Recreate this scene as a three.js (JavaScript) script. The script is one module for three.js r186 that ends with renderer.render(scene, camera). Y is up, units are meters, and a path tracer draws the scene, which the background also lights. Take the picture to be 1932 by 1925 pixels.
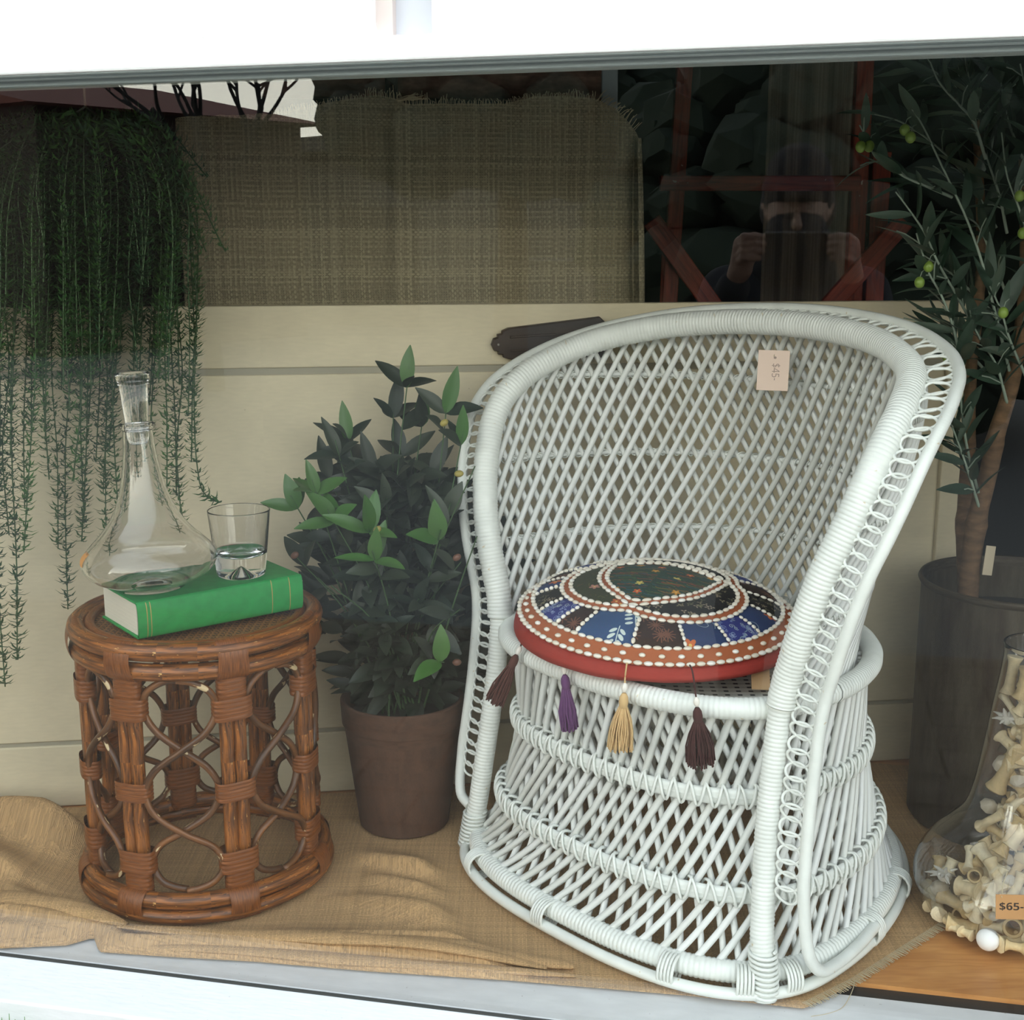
import * as THREE from 'three';
import { mergeGeometries } from 'three/addons/utils/BufferGeometryUtils.js';
import { RoundedBoxGeometry } from 'three/addons/geometries/RoundedBoxGeometry.js';
import { MarchingCubes } from 'three/addons/objects/MarchingCubes.js';
import { ImprovedNoise } from 'three/addons/math/ImprovedNoise.js';

// ---------------------------------------------------------------- camera, sky, exposure
// metres; y = 0 is the top of the display platform; "zf" is distance ahead of the lens, three's z = -zf
const scene = new THREE.Scene();
const EYE = 1.043;
const camera = new THREE.PerspectiveCamera(42.12, 1932 / 1925, 0.02, 200);
camera.position.set(0, EYE, 0);
camera.rotation.set(-0.2112, 0, 0);
scene.add(camera);
const renderer = new THREE.WebGLRenderer({ antialias: true });
renderer.toneMapping = THREE.LinearToneMapping;
renderer.toneMappingExposure = 0.96;
renderer.shadowMap.enabled = true;

// evening overcast: soft grey overhead, a creamy band low down in the west (behind the lens)
{
  const w = 512, h = 256, data = new Float32Array(w * h * 4);
  const west = new THREE.Vector3(-0.6, 0, 0.8).normalize();
  for (let j = 0; j < h; j++) for (let i = 0; i < w; i++) {
    const el = ((j + 0.5) / h - 0.5) * Math.PI, az = ((i + 0.5) / w - 0.5) * 2 * Math.PI;
    const dx = Math.cos(az) * Math.cos(el), dz = Math.sin(az) * Math.cos(el);
    const up = Math.max(0, Math.sin(el)), glow = Math.exp(-up * 3.2) * (0.55 + 0.45 * (dx * west.x + dz * west.z));
    const k = (j * w + i) * 4;
    data[k] = 1.4 + 7.9 * glow; data[k + 1] = 1.75 + 7.4 * glow; data[k + 2] = 2.15 + 5.5 * glow; data[k + 3] = 1;
  }
  const sky = new THREE.DataTexture(data, w, h, THREE.RGBAFormat, THREE.FloatType);
  sky.mapping = THREE.EquirectangularReflectionMapping; sky.magFilter = THREE.LinearFilter; sky.needsUpdate = true;
  scene.background = sky; scene.environment = sky;
}

// ---------------------------------------------------------------- helpers
const V = (x, y, zf) => new THREE.Vector3(x, y, -zf);
const V3 = (x, y, z) => new THREE.Vector3(x, y, z);
function rng(seed) { let a = seed >>> 0; return () => { a = (a + 0x6d2b79f5) | 0; let t = Math.imul(a ^ (a >>> 15), 1 | a); t = (t + Math.imul(t ^ (t >>> 7), 61 | t)) ^ t; return ((t ^ (t >>> 14)) >>> 0) / 4294967296; }; }
const lerp = (a, b, t) => a + (b - a) * t, clamp = (x, a = 0, b = 1) => Math.min(b, Math.max(a, x));
const sstep = (a, b, x) => { const t = clamp((x - a) / (b - a)); return t * t * (3 - 2 * t); };
const noise = new ImprovedNoise();
const fbm = (x, y, z = 0) => noise.noise(x, y, z) * 0.55 + noise.noise(x * 2.1, y * 2.1, z + 7) * 0.28 + noise.noise(x * 4.3, y * 4.3, z + 13) * 0.17;
function table(rows) { return (x) => { if (x <= rows[0][0]) return rows[0].slice(1); for (let i = 1; i < rows.length; i++) if (x <= rows[i][0]) { const t = (x - rows[i - 1][0]) / (rows[i][0] - rows[i - 1][0]); return rows[i].slice(1).map((v, k) => lerp(rows[i - 1][k + 1], v, t)); } return rows[rows.length - 1].slice(1); }; }
const used = new Map();
function numbered(name) { const n = used.get(name) || 0; used.set(name, n + 1); return n ? `${name}_${String(n).padStart(3, '0')}` : name; }
function mesh(name, geo, mat, parent = scene) {
  const m = new THREE.Mesh(geo, mat); m.castShadow = m.receiveShadow = true;
  if (parent === scene) m.name = numbered(name);
  else { const c = (parent.userData.__n ||= {}); const n = c[name] || 0; c[name] = n + 1; m.name = n ? `${name}_${String(n).padStart(3, '0')}` : name; }
  parent.add(m); return m;
}
function group(name, parent) { const g = new THREE.Group(); if (!parent || parent === scene) { g.name = numbered(name); scene.add(g); } else { const c = (parent.userData.__n ||= {}); const n = c[name] || 0; c[name] = n + 1; g.name = n ? `${name}_${String(n).padStart(3, '0')}` : name; parent.add(g); } return g; }
function tag(o, label, category, grp) { o.userData.label = label; o.userData.category = category; if (grp) o.userData.group = grp; return o; }
function struct(name, geo, mat) { const m = mesh(name, geo, mat); m.userData.kind = 'structure'; return m; }
const stuff = (o) => { o.userData.kind = 'stuff'; return o; };

// sweep a profile along points; radius may depend on arc length; uv in metres
function sweep(pts, { r = 0.005, seg = 8, closed = false, caps = true, profile = null, twist = 0, up = null } = {}) {
  const n = pts.length, T = [], N = [], B = [], S = [0];
  for (let i = 0; i < n; i++) {
    const a = pts[closed ? (i - 1 + n) % n : Math.max(0, i - 1)], b = pts[closed ? (i + 1) % n : Math.min(n - 1, i + 1)];
    T.push(b.clone().sub(a).normalize()); if (i) S.push(S[i - 1] + pts[i].distanceTo(pts[i - 1]));
  }
  let ref = up ? up.clone() : Math.abs(T[0].y) < 0.9 ? V3(0, 1, 0) : V3(1, 0, 0);
  for (let i = 0; i < n; i++) {
    if (up) ref = up; const nn = ref.clone().addScaledVector(T[i], -ref.dot(T[i])).normalize();
    N.push(nn); B.push(T[i].clone().cross(nn)); ref = nn;
  }
  const pos = [], nor = [], uv = [], idx = [], rows = closed ? n + 1 : n;
  const len = S[n - 1] + (closed ? pts[0].distanceTo(pts[n - 1]) : 0);
  for (let i = 0; i < rows; i++) {
    const k = i % n, s = i === n ? len : S[k], rr = typeof r === 'function' ? r(s, i / (rows - 1), len) : r;
    for (let j = 0; j <= seg; j++) {
      const a = (j / seg) * Math.PI * 2 + twist * s, q = profile ? profile(a, s) : 1;
      const ca = Math.cos(a) * rr * q, sa = Math.sin(a) * rr * q, c = pts[k];
      pos.push(c.x + N[k].x * ca + B[k].x * sa, c.y + N[k].y * ca + B[k].y * sa, c.z + N[k].z * ca + B[k].z * sa);
      uv.push(s, (j / seg) * rr * 6.283);
    }
  }
  for (let i = 0; i < rows - 1; i++) for (let j = 0; j < seg; j++) { const a = i * (seg + 1) + j, b = a + seg + 1; idx.push(a, a + 1, b, b, a + 1, b + 1); }
  if (!closed && caps) for (const e of [0, rows - 1]) { const c = pos.length / 3, k = e; pos.push(pts[k].x, pts[k].y, pts[k].z); uv.push(0, 0); for (let j = 0; j < seg; j++) { const a = e * (seg + 1) + j; e ? idx.push(c, a, a + 1) : idx.push(c, a + 1, a); } }
  const g = new THREE.BufferGeometry();
  g.setAttribute('position', new THREE.Float32BufferAttribute(pos, 3)); g.setAttribute('uv', new THREE.Float32BufferAttribute(uv, 2)); g.setIndex(idx);
  g.computeVertexNormals(); seam(g, rows, seg); return g;
}
function seam(g, rows, seg) { const nm = g.attributes.normal; for (let i = 0; i < rows; i++) { const a = i * (seg + 1), b = a + seg; const v = V3(nm.getX(a) + nm.getX(b), nm.getY(a) + nm.getY(b), nm.getZ(a) + nm.getZ(b)).normalize(); nm.setXYZ(a, v.x, v.y, v.z); nm.setXYZ(b, v.x, v.y, v.z); } }
function spline(pts, n, closed = false) { return new THREE.CatmullRomCurve3(pts, closed, 'centripetal').getSpacedPoints(closed ? n : n - 1).slice(0, n); }
function grid(nu, nv, f, uvf) { // f(u,v) -> Vector3
  const pos = [], uv = [], idx = [];
  for (let j = 0; j <= nv; j++) for (let i = 0; i <= nu; i++) { const p = f(i / nu, j / nv); pos.push(p.x, p.y, p.z); const t = uvf ? uvf(i / nu, j / nv, p) : [i / nu, j / nv]; uv.push(t[0], t[1]); }
  for (let j = 0; j < nv; j++) for (let i = 0; i < nu; i++) { const a = j * (nu + 1) + i, b = a + nu + 1; idx.push(a, a + 1, b, b, a + 1, b + 1); }
  const g = new THREE.BufferGeometry(); g.setAttribute('position', new THREE.Float32BufferAttribute(pos, 3)); g.setAttribute('uv', new THREE.Float32BufferAttribute(uv, 2)); g.setIndex(idx); g.computeVertexNormals(); return g;
}
function metricBoxUV(g) { // box-projected uv in metres
  g = g.index ? g.toNonIndexed() : g; const p = g.attributes.position, n = g.attributes.normal, uv = [];
  for (let i = 0; i < p.count; i++) { const ax = Math.abs(n.getX(i)), ay = Math.abs(n.getY(i)), az = Math.abs(n.getZ(i)); if (ax > ay && ax > az) uv.push(p.getZ(i), p.getY(i)); else if (ay > az) uv.push(p.getX(i), p.getZ(i)); else uv.push(p.getX(i), p.getY(i)); }
  g.setAttribute('uv', new THREE.Float32BufferAttribute(uv, 2)); return g;
}
function rbox(w, h, d, r = 0.003, seg = 2) { return metricBoxUV(new RoundedBoxGeometry(w, h, d, seg, Math.min(r, w / 2.01, h / 2.01, d / 2.01))); }
function bx(w, h, d) { return metricBoxUV(new THREE.BoxGeometry(w, h, d)); }
function beam(a, b, w, t, r = 0.003) { const L = a.distanceTo(b), g = rbox(w, L, t, r); const q = new THREE.Quaternion().setFromUnitVectors(V3(0, 1, 0), b.clone().sub(a).normalize()); g.applyQuaternion(q); const m = a.clone().add(b).multiplyScalar(0.5); g.translate(m.x, m.y, m.z); return g; }
function lathe(rows, seg = 48) { return new THREE.LatheGeometry(rows.map(([r, y]) => new THREE.Vector2(r, y)), seg); }
// textures
function pixels(w, h, f, srgb = true, tile = 1, tileY = tile) {
  const d = new Uint8Array(w * h * 4);
  for (let y = 0; y < h; y++) for (let x = 0; x < w; x++) { const c = f(x, y), k = (y * w + x) * 4; d[k] = clamp(c[0], 0, 255); d[k + 1] = clamp(c[1], 0, 255); d[k + 2] = clamp(c[2], 0, 255); d[k + 3] = 255; }
  const t = new THREE.DataTexture(d, w, h, THREE.RGBAFormat); t.wrapS = t.wrapT = THREE.RepeatWrapping; t.magFilter = THREE.LinearFilter; t.minFilter = THREE.LinearMipmapLinearFilter; t.generateMipmaps = true; if (srgb) t.colorSpace = THREE.SRGBColorSpace; t.repeat.set(1 / tile, 1 / tileY); t.needsUpdate = true; return t;
}
function canvasTex(w, h, draw, srgb = true) { const c = document.createElement('canvas'); c.width = w; c.height = h; draw(c.getContext('2d'), w, h); const t = new THREE.CanvasTexture(c); t.magFilter = THREE.LinearFilter; if (srgb) t.colorSpace = THREE.SRGBColorSpace; return t; }
// noise that repeats over period p
const tn = (x, y, p, s = 0) => { const a = x / p, b = y / p, f = (u, v) => fbm(u, v, s); const X = x * 1, Y = y * 1; return (f(X, Y) * (1 - a) * (1 - b) + f(X - p, Y) * a * (1 - b) + f(X, Y - p) * (1 - a) * b + f(X - p, Y - p) * a * b); };
const std = (o) => new THREE.MeshStandardMaterial({ roughness: 0.7, ...o });
const phys = (o) => new THREE.MeshPhysicalMaterial({ roughness: 0.5, ...o });
const lin = (r, g, b) => new THREE.Color().setRGB(r, g, b);

// ---------------------------------------------------------------- materials
function weave(px, threads, tile, base, vary, gap, seed) {
  const R = rng(seed), W = [], H = []; for (let i = 0; i < threads; i++) { W.push([0.74 + R() * 0.22, R()]); H.push([0.74 + R() * 0.22, R()]); }
  const cell = px / threads, hgt = new Float32Array(px * px), opa = new Float32Array(px * px);
  const col = pixels(px, px, (x, y) => {
    const wob = 0.9 * Math.sin(y / px * 6.283 * 3) + 0.7 * Math.sin(y / px * 6.283 * 7), wob2 = 0.9 * Math.sin(x / px * 6.283 * 2) + 0.7 * Math.sin(x / px * 6.283 * 5);
    const fx = ((x + wob + px) % px) / cell, fy = ((y + wob2 + px) % px) / cell, i = Math.floor(fx) % threads, j = Math.floor(fy) % threads, u = Math.abs(fx - Math.floor(fx) - 0.5) * 2, v = Math.abs(fy - Math.floor(fy) - 0.5) * 2;
    const ov = (i + j) % 2 === 0, inW = u < W[i][0], inH = v < H[j][0]; let top = ov ? (inW ? 1 : inH ? 2 : 0) : (inH ? 2 : inW ? 1 : 0);
    const lump = 0.5 + 0.5 * noise.noise(x * 0.09, y * 0.09, seed), tone = top === 1 ? W[i][1] : top === 2 ? H[j][1] : 0;
    const hh = top === 0 ? 0 : top === 1 ? Math.sqrt(1 - (u / W[i][0]) ** 2) * (ov ? 1 : 0.6) : Math.sqrt(1 - (v / H[j][0]) ** 2) * (ov ? 0.6 : 1);
    hgt[y * px + x] = hh; opa[y * px + x] = top ? 1 : 0;
    const k = top === 0 ? gap : 1 - vary * tone - 0.16 * lump;
    return base.map((b) => b * k);
  }, true, tile);
  const bump = pixels(px, px, (x, y) => { const q = hgt[y * px + x] * 255; return [q, q, q]; }, false, tile);
  const alpha = pixels(px, px, (x, y) => { const q = opa[y * px + x] * 255; return [q, q, q]; }, false, tile);
  return { col, bump, alpha };
}
const wv = weave(1024, 96, 0.27, [216, 174, 122], 0.14, 0.5, 5), wv2 = weave(1024, 104, 0.46, [182, 170, 138], 0.2, 0.3, 9);
function blotch(w, h, f, tile, tileY) { return pixels(w, h, f, true, tile, tileY); }
const grain = (base, dark, sx, sy, seed, amt = 1) => pixels(512, 512, (x, y) => { const X = x / 512, Y = y / 512; const n = tn(X * sx, Y * sy, 1e9, seed); const fine = noise.noise(X * sx * 6, Y * sy * 2.5, seed + 3); const k = clamp(0.5 + n * 0.95 * amt + fine * 0.28 * amt); return base.map((b, i) => lerp(b, dark[i], k)); }, true, 1);
const M = {};
M.white = std({ color: lin(0.76, 0.775, 0.75), roughness: 0.42 });
{ const t = pixels(256, 256, (x, y) => { const n = fbm(x / 22, y / 22, 3), chip = fbm(x / 9, y / 9, 21) > 0.46; const k = 236 + n * 14; return chip ? [206, 190, 158] : [k, k + 3, k - 4]; }, true, 0.4); M.white.map = t; M.white.color = lin(0.93, 0.93, 0.93); }
M.whiteWrap = M.white;
M.reed = [0, 1, 2].map((i) => std({ color: [lin(0.74, 0.755, 0.72), lin(0.69, 0.70, 0.655), lin(0.77, 0.78, 0.75)][i], roughness: 0.45 }));
M.fascia = std({ roughness: 0.55, bumpScale: 0.0006 });
M.fascia.map = pixels(512, 512, (x, y) => { const n = fbm(x / 40, y / 11, 2), s = fbm(x / 7, y / 7, 40); const k = 238 + n * 8; return s > 0.52 ? [205, 200, 196] : [k, k, k + 1]; }, true, 0.5);
M.fascia.bumpMap = pixels(256, 256, (x, y) => { const q = 128 + fbm(x / 30, y / 6, 8) * 110; return [q, q, q]; }, false, 0.25);
M.soffit = std({ color: lin(0.4, 0.46, 0.465), roughness: 0.6 });
M.sill = std({ roughness: 0.5 });
M.sill.map = pixels(512, 512, (x, y) => { const n = fbm(x / 50, y / 20, 4), s = fbm(x / 6, y / 6, 31); const k = 214 + n * 14; return s > 0.5 ? [168, 163, 158] : [k, k, k - 1]; }, true, 0.6);
M.crack = std({ color: lin(0.05, 0.05, 0.045), roughness: 0.9 });
M.black = std({ color: lin(0.012, 0.012, 0.012), roughness: 0.5 });
M.ply = std({ roughness: 0.45, map: pixels(1024, 512, (x, y) => { const n = fbm(x / 190, y / 34, 6), r = Math.sin((y / 26 + n * 7 + x / 300) * 2.2), f = noise.noise(x / 26, y / 2.2, 5); const knot = Math.exp(-(((x - 620) / 70) ** 2 + ((y - 300) / 34) ** 2)); const k = clamp(0.42 + 0.1 * r + 0.08 * f + 0.5 * knot + 0.5 * fbm(x / 120, y / 60, 41)); return [lerp(214, 160, k), lerp(156, 98, k), lerp(92, 46, k)]; }, true, 0.9, 0.45) });
M.panel = std({ roughness: 0.75, bumpScale: 0.0004 });
M.panel.map = pixels(512, 512, (x, y) => { const n = fbm(x / 60, y / 60, 1), m = fbm(x / 14, y / 3, 18), s = fbm(x / 5, y / 5, 77); const k = 1 + n * 0.05 + m * 0.035; return s > 0.6 ? [168, 156, 128] : [210 * k, 198 * k, 168 * k]; }, true, 0.8);
M.panelEdge = std({ color: lin(0.35, 0.32, 0.24), roughness: 0.8 });
M.burlap = std({ map: wv.col, bumpMap: wv.bump, bumpScale: 0.0009, roughness: 0.95, side: THREE.DoubleSide });
M.burlapHang = std({ map: wv2.col, bumpMap: wv2.bump, bumpScale: 0.0008, alphaMap: wv2.alpha, alphaTest: 0.5, roughness: 0.95, side: THREE.DoubleSide });
M.thread = std({ color: lin(0.5, 0.42, 0.27), roughness: 0.95 });
const rattanTex = pixels(512, 256, (x, y) => { const n = fbm(x / 110, y / 21, 9.43), f = noise.noise(x / 90, y / 5, 2.37), d = fbm(x / 26, y / 13, 55.4); const k = clamp(0.4 + n * 1.15 + f * 0.3); const c = [lerp(164, 62, k), lerp(98, 34, k), lerp(40, 14, k)]; return d > 0.38 ? [70, 42, 20] : d < -0.42 ? [206, 158, 92] : c; }, true, 0.22, 0.06);
M.rattan = std({ map: rattanTex, roughness: 0.38 });
M.cane = std({ roughness: 0.4, map: pixels(512, 128, (x, y) => { const n = fbm(x / 60, y / 30, 14.4), d = fbm(x / 34, y / 40, 70.5); const k = clamp(0.5 + n * 1.1); return d > 0.36 ? [206, 182, 140] : [lerp(134, 68, k), lerp(84, 42, k), lerp(42, 22, k)]; }, true, 0.5, 0.04) });
M.wrap = std({ roughness: 0.42, map: pixels(256, 256, (x, y) => { const n = fbm(x / 50, y / 5, 24), k = clamp(0.45 + n * 0.9); return [lerp(150, 84, k), lerp(86, 44, k), lerp(34, 14, k)]; }, true, 0.08) });
M.bookGreen = std({ roughness: 0.6, bumpScale: 0.00015, map: pixels(256, 256, (x, y) => { const n = fbm(x / 40, y / 40, 61), f = noise.noise(x / 1.7, y / 1.7, 3); const k = 1 + n * 0.12 + f * 0.05; return [34 * k, 138 * k, 66 * k]; }, true, 0.12) });
M.page = std({ roughness: 0.9, map: pixels(64, 512, (x, y) => { const k = 0.93 + 0.09 * noise.noise(0.3, y / 1.6, 4) + 0.03 * noise.noise(x / 9, y / 3, 7); return [236 * k, 228 * k, 208 * k]; }, true, 0.1, 0.06) });
M.gilt = std({ color: lin(0.42, 0.31, 0.1), roughness: 0.45, metalness: 0.4 });
M.glass = phys({ color: 0xffffff, roughness: 0.02, transmission: 1, thickness: 0.01, ior: 1.47 });
M.pane = phys({ color: 0xffffff, roughness: 0.0, transmission: 1, thickness: 0, ior: 1.5 });
M.terracotta = std({ roughness: 0.85, map: pixels(256, 256, (x, y) => { const n = fbm(x / 40, y / 40, 33), s = noise.noise(x / 2.5, y / 2.5, 6); const k = 1 + n * 0.2 + s * 0.1; return [84 * k, 58 * k, 42 * k]; }, true, 0.25) });
M.soil = std({ color: lin(0.035, 0.028, 0.02), roughness: 1 });
M.metal = std({ roughness: 0.62, metalness: 0.35, map: pixels(512, 512, (x, y) => { const n = fbm(x / 60, y / 60, 44), r = fbm(x / 14, y / 20, 12), s = noise.noise(x / 2.2, y / 2.2, 9); const k = clamp(0.45 + n * 1.0 + r * 0.5); return [lerp(84, 56, k) + s * 7, lerp(76, 42, k) + s * 6, lerp(60, 27, k) + s * 5]; }, true, 0.5) });
M.bark = std({ roughness: 0.9, bumpScale: 0.002, map: pixels(256, 256, (x, y) => { const n = fbm(x / 16, y / 40, 19), s = fbm(x / 7, y / 7, 90), k = clamp(0.5 + n); return s > 0.5 ? [70, 48, 34] : [lerp(124, 78, k), lerp(94, 60, k), lerp(66, 42, k)]; }, true, 0.2) });
M.twig = std({ color: lin(0.26, 0.32, 0.25), roughness: 0.7 });
M.greenStem = std({ color: lin(0.05, 0.1, 0.035), roughness: 0.7 });
M.olive = std({ color: lin(0.2, 0.3, 0.05), roughness: 0.35 });
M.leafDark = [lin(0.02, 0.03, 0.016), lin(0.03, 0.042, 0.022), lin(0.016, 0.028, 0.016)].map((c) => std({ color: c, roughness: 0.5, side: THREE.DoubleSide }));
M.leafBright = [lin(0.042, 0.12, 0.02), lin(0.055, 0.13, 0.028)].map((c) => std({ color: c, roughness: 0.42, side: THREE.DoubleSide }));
M.oliveLeaf = [lin(0.025, 0.05, 0.03), lin(0.035, 0.062, 0.042), lin(0.055, 0.085, 0.06)].map((c) => std({ color: c, roughness: 0.45, side: THREE.DoubleSide }));
M.needle = [lin(0.04, 0.125, 0.03), lin(0.06, 0.17, 0.034), lin(0.026, 0.085, 0.03)].map((c) => std({ color: c, roughness: 0.55, side: THREE.DoubleSide }));
M.darkWood = std({ roughness: 0.5, map: grain([66, 52, 42], [30, 22, 17], 3, 26, 51) });
M.brownBoard = std({ roughness: 0.8, map: pixels(512, 256, (x, y) => { const n = fbm(x / 50, y / 30, 27), s = fbm(x / 12, y / 8, 66), k = clamp(0.5 + n + s * 0.3); return [lerp(146, 92, k), lerp(112, 66, k), lerp(92, 54, k)]; }, true, 0.5, 0.2) });
M.redWood = std({ roughness: 0.55, map: pixels(256, 512, (x, y) => { const n = fbm(x / 9, y / 90, 37), s = fbm(x / 30, y / 26, 88); const k = clamp(0.5 + n * 0.9); return s > 0.42 ? [190, 160, 140] : [lerp(176, 112, k), lerp(74, 40, k), lerp(46, 24, k)]; }, true, 0.18, 0.5) });
M.curtain = std({ roughness: 0.9, side: THREE.DoubleSide, map: pixels(256, 128, (x, y) => { const k = 1 + 0.16 * noise.noise(x / 4, 0.5, 2) + 0.07 * noise.noise(x / 1.5, y / 3, 8); return [150 * k, 140 * k, 124 * k]; }, true, 0.25) });
M.shopWall = std({ color: lin(0.05, 0.05, 0.05), roughness: 0.9 });
M.kraft = std({ color: lin(0.5, 0.32, 0.16), roughness: 0.85 });
M.red = std({ roughness: 0.85, map: pixels(128, 128, (x, y) => { const k = 1 + 0.1 * fbm(x / 14, y / 14, 5) + 0.05 * noise.noise(x / 1.3, y / 1.3, 2); return [148 * k, 46 * k, 34 * k]; }, true, 0.1) });
M.orange = std({ color: lin(0.36, 0.1, 0.035), roughness: 0.9 });
M.bead = [lin(0.8, 0.74, 0.62), lin(0.74, 0.66, 0.53), lin(0.82, 0.78, 0.7)].map((c) => std({ color: c, roughness: 0.4 }));
M.bone = [[222, 202, 160], [206, 180, 132], [232, 218, 184]].map((b, i) => std({ roughness: 0.6, map: pixels(128, 128, (x, y) => { const n = fbm(x / 20, y / 20, 5 + i), s = fbm(x / 4, y / 4, 50 + i); const k = 1 + n * 0.13; return s > 0.48 ? [130, 100, 62] : b.map((q) => q * k); }, true, 0.06) }));
M.shell = phys({ color: lin(0.8, 0.77, 0.7), roughness: 0.35 });
M.ballWhite = std({ color: lin(0.86, 0.86, 0.84), roughness: 0.7 });
const linen = { color: 0xffffff };

// ---------------------------------------------------------------- the setting
// frame of the shop window: s runs along the glass (to the right and nearer), d out of the shop
const GA = Math.atan(0.21), GY = -GA;
const G = (s, y, d) => V(0 + s * Math.cos(GA) - d * Math.sin(GA), y, 1.612 - s * Math.sin(GA) - d * Math.cos(GA));
function glassBox(w, h, d, s, y, dd, r = 0) { const g = r ? rbox(w, h, d, r) : bx(w, h, d); g.rotateY(GY); const p = G(s, y, dd); g.translate(p.x, p.y, p.z); return g; }
const GT = 0.175 + EYE; // soffit height
// the old lintel is not quite level: it climbs towards the right
function askew(g) { const p = g.attributes.position; for (let i = 0; i < p.count; i++) { const s = p.getX(i) * Math.cos(GA) + p.getZ(i) * Math.sin(GA) + 1.612 * Math.sin(GA); p.setY(i, p.getY(i) + 0.0105 * s + 0.0006); } return g; }
struct('street', (() => { const g = new THREE.PlaneGeometry(120, 90); g.rotateX(-Math.PI / 2); g.translate(0, -0.52, 46.2 - 1.6); return metricBoxUV(g); })(), std({ color: lin(0.17, 0.165, 0.155), roughness: 0.9 }));
{ const pav = pixels(512, 512, (x, y) => { const X = x / 512 * 4, Y = y / 512 * 8, row = Math.floor(Y), fx = (X + (row % 2) * 0.5) % 1, fy = Y % 1; const j = fx < 0.03 || fy < 0.06; const n = fbm(x / 40, y / 40, 4); const k = 1 + n * 0.2; return j ? [84, 76, 66] : [112 * k, 102 * k, 90 * k]; }, true, 1.6);
  struct('pavement', glassBox(9, 0.1, 3.0, 0, -0.5, 1.62), std({ map: pav, roughness: 0.85 })); }
// front wall below and above the glass, inside ledge
struct('wall_front', glassBox(7, 1.0, 0.1, 0, -0.54, 0.0), M.fascia);
{
  // white board over the window with a round-cornered slot
  const sh = new THREE.Shape(); sh.moveTo(-3.5, 0); sh.lineTo(3.5, 0); sh.lineTo(3.5, 1.3); sh.lineTo(-3.5, 1.3); sh.closePath();
  const hole = new THREE.Path(), c = -0.118, a = 0.038, y0 = 0.022, r = 0.02;
  hole.moveTo(c - a, 0.5); hole.lineTo(c - a, y0 + r); hole.quadraticCurveTo(c - a, y0, c - a + r, y0); hole.lineTo(c + a - 0.006, y0); hole.quadraticCurveTo(c + a, y0, c + a, y0 + 0.006); hole.lineTo(c + a, 0.5); hole.closePath(); sh.holes.push(hole);
  let g = new THREE.ExtrudeGeometry(sh, { depth: 0.024, bevelEnabled: true, bevelSize: 0.003, bevelThickness: 0.003, bevelSegments: 2 }); g = metricBoxUV(g); g.rotateY(GY); const p = G(0, GT + 0.014, 0.023); g.translate(p.x, p.y, p.z);
  struct('fascia_board', askew(g), M.fascia);
  struct('trim_slot_post', askew(glassBox(0.026, 0.55, 0.014, -0.146, GT + 0.31, 0.027)), std({ color: lin(0.7, 0.6, 0.57), roughness: 0.7 }));
}
struct('wall_upper', askew(glassBox(7, 1.6, 0.08, 0, GT + 0.8 + 0.013, -0.02)), std({ color: lin(0.62, 0.63, 0.68), roughness: 0.7 }));
// stepped grey moulding under the board, falling back to the glass
struct('trim_1', askew(glassBox(7, 0.02, 0.013, 0, GT + 0.0195, 0.0385, 0.001)), M.soffit);
struct('trim_2', askew(glassBox(7, 0.02, 0.014, 0, GT + 0.0170, 0.0245, 0.001)), M.soffit);
struct('trim_3', askew(glassBox(7, 0.02, 0.006, 0, GT + 0.0180, 0.0145)), M.crack);
struct('trim_4', askew(glassBox(7, 0.022, 0.0115, 0, GT + 0.0125, 0.00576, 0.001)), M.soffit);
struct('trim_7', askew(glassBox(7, 0.016, 0.03, 0, GT + 0.010, -0.022, 0.001)), M.soffit);
for (const sd of [-1, 1]) struct(sd < 0 ? 'wall_front_left' : 'wall_front_right', glassBox(2.2, 3.2, 0.1, sd * 2.55, 0.7, 0), M.fascia);
{ const w = glassBox(2.92, GT + 0.022, 0.006, 0, GT / 2, -0.003); const m = struct('window_1', w, M.pane); m.castShadow = false; }
struct('sill_outer', glassBox(7, 0.06, 0.105, 0, -0.034, 0.056, 0.004), M.fascia);
struct('sill_apron', glassBox(7, 0.12, 0.03, 0, -0.125, 0.1, 0.004), M.fascia);
struct('sill_inner', glassBox(3.0, 0.04, 0.142, 0, -0.024, -0.075, 0.002), M.sill);
struct('trim_5', glassBox(3.0, 0.02, 0.005, 0, -0.0125, 0.0025), M.crack);
struct('trim_6', glassBox(3.0, 0.03, 0.03, 0, -0.022, -0.159), M.black);
// plywood platform
{ const sh = new THREE.Shape(); const a = G(-1.5, 0, -0.174), b = G(1.5, 0, -0.174); sh.moveTo(a.x, -a.z); sh.lineTo(b.x, -b.z); sh.lineTo(1.7, 2.75); sh.lineTo(-1.7, 2.3); sh.closePath();
  let g = new THREE.ExtrudeGeometry(sh, { depth: 0.02, bevelEnabled: false }); g.rotateX(-Math.PI / 2); g.translate(0, -0.02, 0); struct('floor_platform', metricBoxUV(g), M.ply); }
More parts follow.
